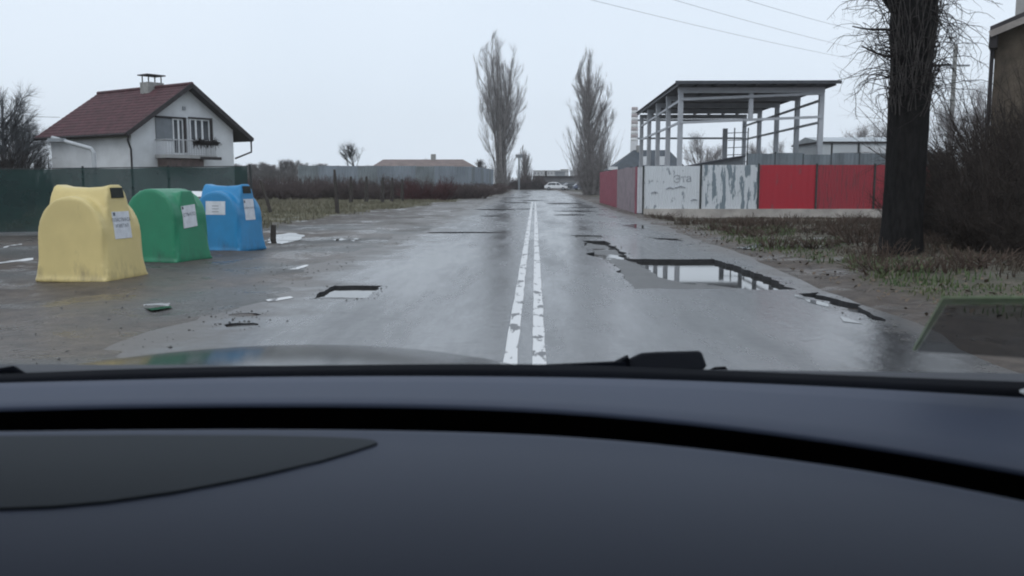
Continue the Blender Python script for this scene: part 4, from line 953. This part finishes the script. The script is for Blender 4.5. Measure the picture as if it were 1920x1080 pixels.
# right-hand thicket
M_th = mat('thicket_twigs', (.056, .046, .041), .95, .45, 2, spec=.1)
th = [bush_mesh(2.6, 3.2, 350 + i, M_th, 110, 5200, .009) for i in range(2)]
tl = bush_mesh(4.6, 3.0, 356, M_th, 46, 1500, .008)
for i, (x, y) in enumerate(((11.3, 20.6), (12.5, 21.4), (13.4, 21.0), (12.9, 19.2))):
    place('tall_shrub', tl, (x, y, .1), i * 2.1, (1, 1, 1 - .08 * i), 'tall thin bare shrub standing in front of the brown building wall', 'shrub', 'tall shrubs before the brown building')
spots = [(9.6, 17.6, .80), (10.6, 18.5, .95), (10.4, 20.5, .9), (11.6, 19.5, 1.1), (10.4, 15.6, .82), (11.6, 16.5, 1.0), (10.9, 22.5, .85), (12.6, 21.0, 1.3), (11.9, 23.0, 1.2), (8.8, 16.0, .42), (9.6, 14.8, .6), (8.6, 17.2, .5), (10.9, 13.8, .7), (9.9, 12.9, .45), (13.2, 19.0, 1.25), (9.5, 21.6, .62), (12.6, 17.2, 1.2)]
for i, (x, y, s_) in enumerate(spots):
    place('thicket_bush', th[i % 2], (x, y, .1), i * 1.3, (s_, s_, s_), 'dense dark leafless bush in the thicket right of the big trunk', 'bush', 'thicket bushes on the right')
wd_ = [bush_mesh(.55, .9, 380 + i, mat('dead_weed', (.085, .062, .050), .9, .4, 4, spec=.1), 26, 260, .006) for i in range(2)]
rw = random.Random(8)
for i in range(70):
    y = rw.uniform(13, 40); x = 5.2 + rw.random() ** 1.3 * (9 if y > 22 else 4.0)
    if y > 30: y = rw.uniform(31, 38)
    place('weed_clump', wd_[i % 2], (x, y, ground_z(x, y)), rw.uniform(0, 6), (rw.uniform(.7, 1.6),) * 2 + (rw.uniform(.35, .95),), 'clump of dead brown weeds on the right verge', 'weeds', 'dead weed clumps on the right verge')

# ------------------------------------------------------------------ grass
def grass(name, pts, hh, m, seed, wd=.012):
    r = np.random.RandomState(seed); pts = np.array(pts); B = len(pts); h = r.uniform(.35, 1.2, B) * hh * np.array([max(.35, .9 + 1.1 * fbm(q_[0], q_[1], .9, 61)) for q_ in pts]); a = r.uniform(0, 6.283, B); ln = r.uniform(.1, .7, B) * h
    d = np.stack([np.cos(a), np.sin(a), np.zeros(B)], 1); s_ = np.stack([-np.sin(a), np.cos(a), np.zeros(B)], 1) * wd
    V_ = np.stack([pts - s_, pts + s_, pts + d * (ln * .4)[:, None] + s_ * .7 + np.array([0, 0, 1]) * (h * .6)[:, None], pts + d * (ln * .4)[:, None] - s_ * .7 + np.array([0, 0, 1]) * (h * .6)[:, None], pts + d * ln[:, None] + np.array([0, 0, 1]) * h[:, None]], 1).reshape(-1, 3)
    o = np.arange(B)[:, None] * 5
    Q_ = np.concatenate([o + np.array([0, 1, 2]), o + np.array([0, 2, 3]), o + np.array([3, 2, 4])])
    return tag(link(name, npmesh(name, V_, Q_, m, False)), kind='stuff')
rg = random.Random(11); ga = []; gb = []; gc = []
for i in range(60000):
    y = 8.5 + rg.random() ** 1.2 * 32; x = 4.6 + rg.random() * (4.5 + y * .3)
    if rg.random() < grass_amount(x, y) * (.18 + .55 * (fbm(x, y, .7, 15) > -.05)):
        (ga if x < 6.6 + 1.6 * fbm(x, y, .4, 17) + .08 * max(0, y - 16) and y < 29 else gb).append((x, y, ground_z(x, y) - .01))
for i in range(60000):
    y = 27 + rg.random() * 42; x = -4.5 - rg.random() * 24
    if rg.random() < grass_amount(x, y) * (.4 + .6 * (fbm(x, y, .5, 16) > -.15)): gc.append((x, y, ground_z(x, y) - .01))
grass('green_grass', ga, .10, mat('verge_grass', (.048, .092, .030), .8, .35, 1.5, col2=(.10, .115, .050)), 1)
grass('dead_grass', gb, .12, mat('dead_grass', (.050, .037, .027), .85, .35, 1.5, col2=(.085, .066, .046)), 2)
grass('field_grass', gc, .17, mat('field_grass', (.115, .112, .070), .85, .35, .6, col2=(.20, .18, .13)), 3, .02)
# fallen leaves under the trunk and along the verge
r_ = np.random.RandomState(9); m_ = 2600; xs = 4.3 + r_.rand(m_) ** 1.2 * 6.5; ysn = 9.5 + r_.rand(m_) * 19; aa = r_.rand(m_) * 6.283; sz = .02 + .028 * r_.rand(m_)
zs = np.array([ground_z(x, y) for x, y in zip(xs, ysn)]) + .012 + .02 * r_.rand(m_); tl_ = r_.normal(0, .35, (m_, 2))
VV = []
for i_, j_ in ((-1, -.1), (0, -.6), (1, .1), (0, .6)):
    dx = i_ * sz; dy = j_ * sz; X = dx * np.cos(aa) - dy * np.sin(aa); Y = dx * np.sin(aa) + dy * np.cos(aa); VV.append(np.stack([xs + X, ysn + Y, zs + X * tl_[:, 0] + Y * tl_[:, 1]], 1))
VV = np.stack(VV, 1).reshape(-1, 3); FF = np.arange(m_ * 4).reshape(-1, 4)
tag(link('fallen_leaves', npmesh('fallen_leaves', VV, FF, mat('dead_leaves', (.050, .034, .022), .6, .4, 30, col2=(.15, .105, .065)), False)), kind='stuff')
# gravel and crumbs of asphalt
rg = np.random.RandomState(5); m_ = 3600
xs = np.concatenate([-3.2 - rg.rand(m_ * 2 // 3) ** 1.4 * 6, 3.4 + rg.rand(m_ // 3) * 1.7]); ysn = np.concatenate([6.5 + rg.rand(m_ * 2 // 3) ** 1.3 * 24, 8 + rg.rand(m_ // 3) ** 1.2 * 22])
for h_, d_ in holes[:8]:
    for q_ in h_ * (2 if len(h_) > 60 else 4):
        xs = np.append(xs, q_[0] + rg.normal(0, .10)); ysn = np.append(ysn, q_[1] + rg.normal(0, .13))
octv = arr([1, 0, 0], [-1, 0, 0], [0, 1, 0], [0, -1, 0], [0, 0, .7], [0, 0, -.7]); octf = np.array([[0, 2, 4], [2, 1, 4], [1, 3, 4], [3, 0, 4], [2, 0, 5], [1, 2, 5], [3, 1, 5], [0, 3, 5]])
zs = np.array([max(ground_z(x, y), 0.0 if left_edge(y) < x < right_edge(y) else -9) for x, y in zip(xs, ysn)])
ok = np.array([not any(inside((x, y), h) for h, d in holes[:5]) for x, y in zip(xs, ysn)]); xs, ysn, zs = xs[ok], ysn[ok], zs[ok]
sz = .004 + .016 * rg.rand(len(xs)) ** 4 * np.array([1 if fbm(x, y, .8, 90) > 0 else .35 for x, y in zip(xs, ysn)])
VV = (octv[None] * (sz[:, None, None] * rg.uniform(.6, 1.3, (len(xs), 6, 1))) + np.stack([xs, ysn, zs + sz * .3], 1)[:, None]).reshape(-1, 3); FF = (octf[None] + np.arange(len(xs))[:, None, None] * 6).reshape(-1, 3)
tag(link('gravel', npmesh('gravel', VV, FF, mat('wet_gravel', (.11, .11, .105), .6, .4, 8), False)), kind='stuff')

# ------------------------------------------------------------------ overhead wires and pole
py = 62.0; pt = at(1790, 120, py); up_ = thing('utility_pole', 'grey concrete utility pole between the big trunk and the brown building', 'utility pole', (pt.x, py, 0))
w = MB(); w.tube([(0, 0, -.2), (0, 0, at(1790, 84, py).z)], [.20, .13], 10); w.obj('pole', M_conc, up_)
w = MB(); w.bar((-1.0, 0, pt.z - .1), (1.0, 0, pt.z - .1), .12); w.obj('crossarm', M_grey, up_)
for i, (ua, va, vb, off, lb) in enumerate(((1110, 0, 141, -.9, 'lowest of the three thin wires crossing the sky'), (1265, 0, 126, 0, 'middle of the three thin wires crossing the sky'), (1400, 0, 92, .9, 'topmost of the three thin wires crossing the sky'))):
    a_, c_ = at(ua, va, 34), at(1790, vb, py); c_.x += off * .2; e = (c_ - a_)
    pts_ = [a_ + e * s_ - Vector((0, 0, .25 * (1 - (2 * s_ - 1) ** 2))) for s_ in np.linspace(-.9, 1, 24)]
    w = MB(); w.tube(pts_, .007, 4); o = w.obj('overhead_wire', mat('wire', (.24, .25, .26), .6, .1, 1)); tag(o, lb, 'wire', 'overhead wires')
a_, c_ = at(-60, 203, 56), at(112, 220, 56); w = MB(); w.tube([a_.lerp(c_, s_) - Vector((0, 0, .12 * (1 - (2 * s_ - 1) ** 2))) for s_ in np.linspace(0, 1, 10)], .015, 4); tag(w.obj('overhead_wire', MATS['wire']), 'thin cable running from the left margin to the white house roof', 'wire')

# ------------------------------------------------------------------ own car
M_dash = mat('dashboard_skin', (.033, .046, .084), .6, .05, 3, bump=.06, bscale=700, spec=.35)
M_lid = mat('dashboard_lid', (.020, .028, .037), .7, .06, 3, bump=.06, bscale=700, spec=.25)
M_gap = mat('dash_gap', (.002, .002, .002), .9, .1, 3, spec=.05)
M_rub = mat('screen_rubber', (.003, .004, .007), .9, .2, 6, spec=.06)
M_paint = mat('dark_car_paint', (.010, .013, .018), .16, .1, 2, spec=.25)
M_trim = mat('grey_plastic', (.015, .018, .027), .6, .1, 20, bump=.1, bscale=300)
car = thing('car', 'dark car seen from inside over its dashboard', 'car', (0, 0, 0))
def lin(pts, u):
    if u <= pts[0][0]:
        (a, b_), (c, d_) = pts[0], pts[1]
    elif u >= pts[-1][0]:
        (a, b_), (c, d_) = pts[-2], pts[-1]
    else:
        for (a, b_), (c, d_) in zip(pts, pts[1:]):
            if a <= u <= c: break
    return b_ + (d_ - b_) * (u - a) / (c - a)
def smooth_curve(pts, u, w_=90): return (lin(pts, u - w_) + 2 * lin(pts, u) + lin(pts, u + w_)) / 4
US = [-420 + i * 40 for i in range(70)]
cr_near = [(0, 806), (250, 803), (500, 802), (740, 804), (960, 810), (1130, 820), (1300, 837), (1450, 855), (1600, 876), (1760, 904), (1920, 937)]
cr_far = [(0, 768), (250, 762), (500, 760), (740, 761), (960, 767), (1130, 778), (1300, 794), (1450, 812), (1600, 833), (1760, 858), (1920, 887)]
cr_scr = [(0, 718), (250, 712), (480, 707), (740, 705), (960, 706), (1130, 709), (1300, 714), (1600, 727), (1920, 746)]
cr_top = [(0, 701), (250, 691), (480, 686), (740, 683), (960, 682), (1130, 685), (1300, 692), (1600, 704), (1920, 716)]
ZD = 1.23
def clampx(q):       # the cabin's side trim ends the dash
    return q
rows = []
for u in US:
    e = gnd(u, smooth_curve(cr_near, u) + 3, ZD); dv = Vector((0, -1, 0)); col = []
    col += [e + Vector((0, .012, -.10)), e + Vector((0, .012, -.012)), e + Vector((0, .008, -.003)), e + Vector((0, 0, 0))]
    y_end = .16
    for s_ in np.linspace(.012, 1, 14):
        y = e.y + (y_end - e.y) * s_; k = (e.y - y)
        z = ZD - .0006 - .42 * max(0, k - .06) ** 2 - .55 * max(0, k - .06) ** 3
        col.append(Vector((e.x * (1 - .12 * s_), y, z)))
    col.append(Vector((e.x * .86, .12, .75)))
    rows.append(col)
b = MB(); m_ = len(rows[0]); b.add([p_ for r_ in rows for p_ in r_], [(i * m_ + j, (i + 1) * m_ + j, (i + 1) * m_ + j + 1, i * m_ + j + 1) for i in range(len(rows) - 1) for j in range(m_ - 1)])
dash = b.obj('dashboard', M_dash, car, smooth=True)
b = MB(); vs = []
for u in US:
    e = gnd(u, smooth_curve(cr_near, u) + 3, ZD); f_ = gnd(u, smooth_curve(cr_far, u) - 3, ZD - .004)
    vs += [e + Vector((0, .010, -.09)), f_ + Vector((0, -.001, -.09)), f_ + Vector((0, -.002, -.003))]
b.add(vs, [(i * 3 + j, i * 3 + 3 + j, i * 3 + 4 + j, i * 3 + 1 + j) for i in range(len(US) - 1) for j in (0, 1)]); b.obj('dash_groove', M_gap, car, smooth=False)
b = MB(); vs = []
for u in US:
    f_ = gnd(u, smooth_curve(cr_far, u) - 3, ZD - .004); s_ = gnd(u, smooth_curve(cr_scr, u), ZD - .012)
    vs += [f_ + Vector((0, 0, -.012)), f_ + Vector((0, .002, -.002)), f_ + Vector((0, .008, .0))] + [f_.lerp(s_, t_) for t_ in (.25, .5, .75, 1.0)] + [s_ + Vector((0, .02, -.03))]
b.add(vs, [(i * 8 + j, i * 8 + 8 + j, i * 8 + 9 + j, i * 8 + 1 + j) for i in range(len(US) - 1) for j in range(7)]); b.obj('dash_shelf', M_dash, car, smooth=True)
b = MB(); vs = []; top_edge = []
for u in US:
    s_ = gnd(u, smooth_curve(cr_scr, u), ZD - .013); y = s_.y + .055; d_ = ray(u, smooth_curve(cr_top, u)); tpt = Vector((0, 0, CAMZ)) + d_ * (y / d_.y); top_edge.append(tpt)
    vs += [s_ + Vector((0, .002, -.02)), s_ + Vector((0, .003, -.002)), s_.lerp(tpt, .5) + Vector((0, 0, .0)), tpt, tpt + Vector((0, .004, -.02))]
b.add(vs, [(i * 5 + j, i * 5 + 5 + j, i * 5 + 6 + j, i * 5 + 1 + j) for i in range(len(US) - 1) for j in range(4)]); b.obj('windscreen_seal', M_rub, car, smooth=True)
# the dark lid let into the dash
lid = [(-300, 826), (0, 821), (250, 819), (500, 820), (620, 823), (680, 826), (700, 829), (706, 833), (700, 837), (660, 850), (600, 868), (540, 882), (480, 896), (400, 912), (330, 925), (200, 944), (100, 953), (0, 957), (-300, 966)]
dbv = BVHTree.FromPolygons([v_.co[:] for v_ in dash.data.vertices], [p_.vertices[:] for p_ in dash.data.polygons])
def on_dash(x, y):
    h = dbv.ray_cast(Vector((x, y, 1.6)), Vector((0, 0, -1)))[0]; return h.z if h else ZD
lp = []
for u, v in lid:
    d_ = ray(u, v); h = dbv.ray_cast(Vector((0, 0, CAMZ)), d_)[0]; lp.append((h.x, h.y) if h else tuple(gnd(u, v, ZD)[:2]))
c0 = sum((Vector(q) for q in lp), Vector((0, 0))) / len(lp)
for nm, gr_, zo, m in (('lid_gap', .0012, .0007, M_gap), ('dash_lid', 0, .0018, M_lid)):
    pl = [Vector(q) + (Vector(q) - c0).normalized() * gr_ for q in lp]; poly = [tuple(q) for q in pl]
    inner = [Vector((x, y)) for x in np.arange(min(q.x for q in pl), max(q.x for q in pl), .03) for y in np.arange(min(q.y for q in pl), max(q.y for q in pl), .02) if inside((x, y), poly)]
    vv, _, ff, *_ = delaunay_2d_cdt(pl + inner, [(i, (i + 1) % len(pl)) for i in range(len(pl))], [], 1, 1e-6)
    b = MB(); b.add([(q.x, q.y, on_dash(q.x, q.y) + zo) for q in vv], [f for f in ff if inside(sum((vv[i] for i in f), Vector((0, 0))) / len(f), poly)])
    nl = len(pl); b.add([(q.x, q.y, on_dash(q.x, q.y) + zo) for q in pl] + [(q.x, q.y, on_dash(q.x, q.y) - .004) for q in pl], [(i, (i + 1) % nl, nl + (i + 1) % nl, nl + i) for i in range(nl)])
    b.obj(nm, m, car, smooth=True)
# windscreen, pillars, roof, doors
wg = bpy.data.materials.new('windscreen_glass'); wg.use_nodes = True; n = wg.node_tree.nodes; n.remove(n['Principled BSDF'])
tr = n.new('ShaderNodeBsdfTransparent'); tr.inputs[0].default_value = (.95, .97, .97, 1); wg.node_tree.links.new(tr.outputs[0], n['Material Output'].inputs[0])
sel = [p_ for p_ in top_edge if -.86 <= p_.x <= .80]
b = MB(); vs = []
for p_ in sel:
    for t_ in np.linspace(0, 1, 6):
        vs.append(p_ + Vector((-p_.x * .10 * t_, -(p_.y - .70) * t_, (1.645 - p_.z) * t_ + .03 * math.sin(math.pi * t_))))
b.add(vs, [(i * 6 + j, i * 6 + 6 + j, i * 6 + 7 + j, i * 6 + 1 + j) for i in range(len(sel) - 1) for j in range(5)]); b.obj('windscreen', wg, car, smooth=True)
XA, XB = sel[0].x, sel[-1].x
M_liner = mat('unseen_roof_lining', (.22, .22, .22), .9, .05, 5)
b = MB(); b.box(-.80, .74, -2.3, .70, 1.625, 1.645); b.obj('unseen_roof_lining', M_liner, car)  # out of view; front edge set low and forward to shade the dashboard
b = MB(); b.box(-.86, .80, -2.35, .68, 1.647, 1.70); b.obj('roof', M_paint, car)  # out of view; brought forward with the lining to shade the dashboard
for xx, x2 in ((XA - .03, -.80), (XB + .03, .74)):
    b = MB(); b.bar((xx, 1.10 if xx < 0 else 1.0, 1.15), (x2, .66, 1.66), .10, .08); b.obj('pillar', M_trim, car)
    b = MB(); b.bar((x2, -.55, 1.05), (x2, -.60, 1.66), .10, .14); b.obj('pillar', M_trim, car)
    sx = -1 if xx < 0 else 1
    b = MB(); b.box(min(xx, xx + sx * .08), max(xx, xx + sx * .08), -2.3, .95, .30, 1.12); b.obj('door', M_paint, car)
b = MB(); b.box(-.84, .80, -2.35, -2.28, .3, 1.62); b.obj('unseen_shade_tailgate', M_paint, car)  # unseen, closed to full height to darken the cabin
tg = bpy.data.materials.new('dimming_side_glass'); tg.use_nodes = True; n = tg.node_tree.nodes; n.remove(n['Principled BSDF'])
tr = n.new('ShaderNodeBsdfTransparent'); tr.inputs[0].default_value = (.50, .53, .54, 1); tg.node_tree.links.new(tr.outputs[0], n['Material Output'].inputs[0])  # tint added to dim the side light on the dashboard
for xx in (-.84, .78):
    b = MB(); b.box(xx, xx + .02, -2.28, -.66, 1.121, 1.62); b.obj('rear_shade_panel', M_paint, car)  # unseen windowless panels added to keep light out of the cabin
    b = MB(); b.box(xx, xx + .006, -.50, .55, 1.121, 1.62); b.obj('side_window', tg, car)
b = MB(); b.box(-.84, .80, -2.28, .6, .28, .34); b.obj('floor_pan', M_gap, car)
for xx in (-.42, .42):
    b = MB(); b.box(xx - .25, xx + .25, -.75, -.25, .55, .70); b.obj('seat', M_lid, car, bev=.03); b = MB(); b.box(xx - .25, xx + .25, -.95, -.80, .70, 1.30); b.obj('seat_back', M_lid, car, bev=.04)
# bonnet and wings
b = MB(); vs = []; xsb = np.linspace(-.92, .84, 34); ysb = np.linspace(1.02, 2.35, 24)
for x in xsb:
    for y in ysb:
        t_ = y - 1.2; z = 1.193 - .087 * t_ - .07 * t_ * t_ if t_ > 0 else 1.193 - .05 * t_
        z -= .085 * min(1, abs(x + .47) / .6) ** 2 + (.01 if x > -.1 else 0) * min(1, (x + .1) * 4)
        vs.append((x, y, z - .9 * max(0, y - 2.05) ** 2))
m_ = len(ysb); b.add(vs, [(i * m_ + j, (i + 1) * m_ + j, (i + 1) * m_ + j + 1, i * m_ + j + 1) for i in range(len(xsb) - 1) for j in range(m_ - 1)]); b.obj('bonnet', M_paint, car, smooth=True)
b = MB(); b.box(-.92, .84, 2.352, 2.42, .35, .92); b.obj('bumper', M_paint, car, bev=.02)
for x0_, x1_ in ((-.95, -.925), (.845, .87)):
    b = MB(); b.prism([(0, .97, .32), (0, 2.4, .32), (0, 2.4, .92), (0, 1.9, .98), (0, 1.1, 1.07), (0, .97, 1.08)], (x0_, 0, 0), (x1_, 0, 0)); b.obj('wing', M_paint, car)
    for yy_ in (1.75, -1.3):
        b = MB(); b.tube([(x0_ + .005 if x0_ < 0 else x1_ - .2, yy_, .30), (x0_ + .2 if x0_ < 0 else x1_ - .005, yy_, .30)], .30, 18); b.obj('wheel', M_tyre, car)
# cowl strip under the screen
b = MB(); vs = []
for p_ in top_edge:
    if -.95 <= p_.x <= .95:
        zc_ = CAMZ + ray(960 + p_.x / p_.y * F, 688 + max(0, p_.x) * 12).z / ray(960, 688).y * (p_.y + .10); vs += [p_ + Vector((0, .006, -.012)), Vector((p_.x, p_.y + .05, zc_ + .0005)), Vector((p_.x, p_.y + .10, zc_)), Vector((p_.x, p_.y + .14, zc_ - .05))]
m_ = len(vs) // 4; b.add(vs, [(i * 4 + j, i * 4 + 4 + j, i * 4 + 5 + j, i * 4 + 1 + j) for i in range(m_ - 1) for j in range(3)]); b.obj('cowl', M_trim, car, smooth=True)
# wiper: hinge cover, arm and blade
wy = 1.24
b = MB(); pr = [(1150, 688), (1152, 681), (1200, 658), (1230, 656), (1308, 654), (1314, 658), (1323, 682), (1316, 690), (1180, 694)]
b.prism([at(u, v, wy) for u, v in pr], (0, -.012, 0), (0, .05, -.018)); wp = b.obj('wiper', M_trim, car, bev=.003)
b = MB(); b.prism([at(u, v, wy - .014) for u, v in ((1148, 690), (1150, 682), (1178, 668), (1182, 690))], (0, -.006, 0), (0, .012, 0)); b.obj('hinge_cap', M_rub, wp)
b = MB(); b.tube([at(1170, 688, 1.22), at(1000, 692, 1.16), at(830, 697, 1.13)], [.009, .006, .004], 6); b.obj('wiper_arm', M_rub, wp)
b = MB(); b.prism([at(u, v, wy) for u, v in ((1330, 694), (1340, 688), (1360, 687), (1366, 694))], (0, 0, 0), (0, .02, -.006)); b.obj('washer_jet', M_rub, car)
b = MB(); q = at(1922, 748, .98); b.tube([q + Vector((-.012, 0, -.012)), q + Vector((0, 0, 0)), q + Vector((.03, 0, .008))], [.004, .011, .014], 10); b.obj('pillar_clip', M_white, car, smooth=True)
b = MB(); q = at(12, 700, 1.08); b.tube([q + Vector((-.10, 0, -.02)), q + Vector((.01, 0, 0)), q + Vector((.03, 0, -.008))], [.012, .010, .004], 8); b.obj('pillar_foot', M_rub, car, smooth=True)
# added dark see-through sheet stands in for a windscreen reflection at the right
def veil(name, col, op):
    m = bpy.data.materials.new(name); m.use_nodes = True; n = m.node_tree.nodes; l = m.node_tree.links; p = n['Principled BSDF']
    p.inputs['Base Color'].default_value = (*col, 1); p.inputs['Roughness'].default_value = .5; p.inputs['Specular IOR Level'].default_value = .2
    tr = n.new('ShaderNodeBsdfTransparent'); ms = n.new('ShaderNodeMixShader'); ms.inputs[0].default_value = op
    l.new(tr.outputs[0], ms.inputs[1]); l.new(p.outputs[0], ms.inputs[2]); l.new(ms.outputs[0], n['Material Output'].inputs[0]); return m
sl = thing('screen_reflection', 'dark windscreen reflection with a green edge at the right, built as a see-through sheet', 'reflection', (0, 0, 0))
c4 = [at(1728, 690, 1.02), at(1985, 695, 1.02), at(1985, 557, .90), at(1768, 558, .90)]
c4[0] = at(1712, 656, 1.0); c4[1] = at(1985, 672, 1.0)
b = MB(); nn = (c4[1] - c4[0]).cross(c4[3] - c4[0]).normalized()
M_se = veil('reflection_edge', (.34, .42, .26), .55)
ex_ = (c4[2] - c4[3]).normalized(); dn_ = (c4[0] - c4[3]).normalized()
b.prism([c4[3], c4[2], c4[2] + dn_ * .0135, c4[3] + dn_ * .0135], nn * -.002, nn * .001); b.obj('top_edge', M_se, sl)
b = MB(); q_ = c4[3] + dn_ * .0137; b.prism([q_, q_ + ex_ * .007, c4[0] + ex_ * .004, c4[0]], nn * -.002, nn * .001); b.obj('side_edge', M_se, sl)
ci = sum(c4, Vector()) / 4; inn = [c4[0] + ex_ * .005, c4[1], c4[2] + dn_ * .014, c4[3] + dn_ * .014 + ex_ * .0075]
b = MB(); b.prism(inn, nn * .0005, nn * .002); b.obj('dark_reflection', veil('reflection_panel', (.07, .075, .08), .42), sl)

# ------------------------------------------------------------------ haze
hm = bpy.data.materials.new('haze_air'); hm.use_nodes = True; n = hm.node_tree.nodes; n.remove(n['Principled BSDF'])
pv = n.new('ShaderNodeVolumePrincipled'); pv.inputs['Color'].default_value = (.98, .99, 1, 1); pv.inputs['Density'].default_value = .00042; pv.inputs['Anisotropy'].default_value = .2
hm.node_tree.links.new(pv.outputs[0], n['Material Output'].inputs['Volume'])
b = MB(); b.box(-960, 960, -350, 960, -1.3, 70); o = b.obj('haze', hm); tag(o, kind='stuff')
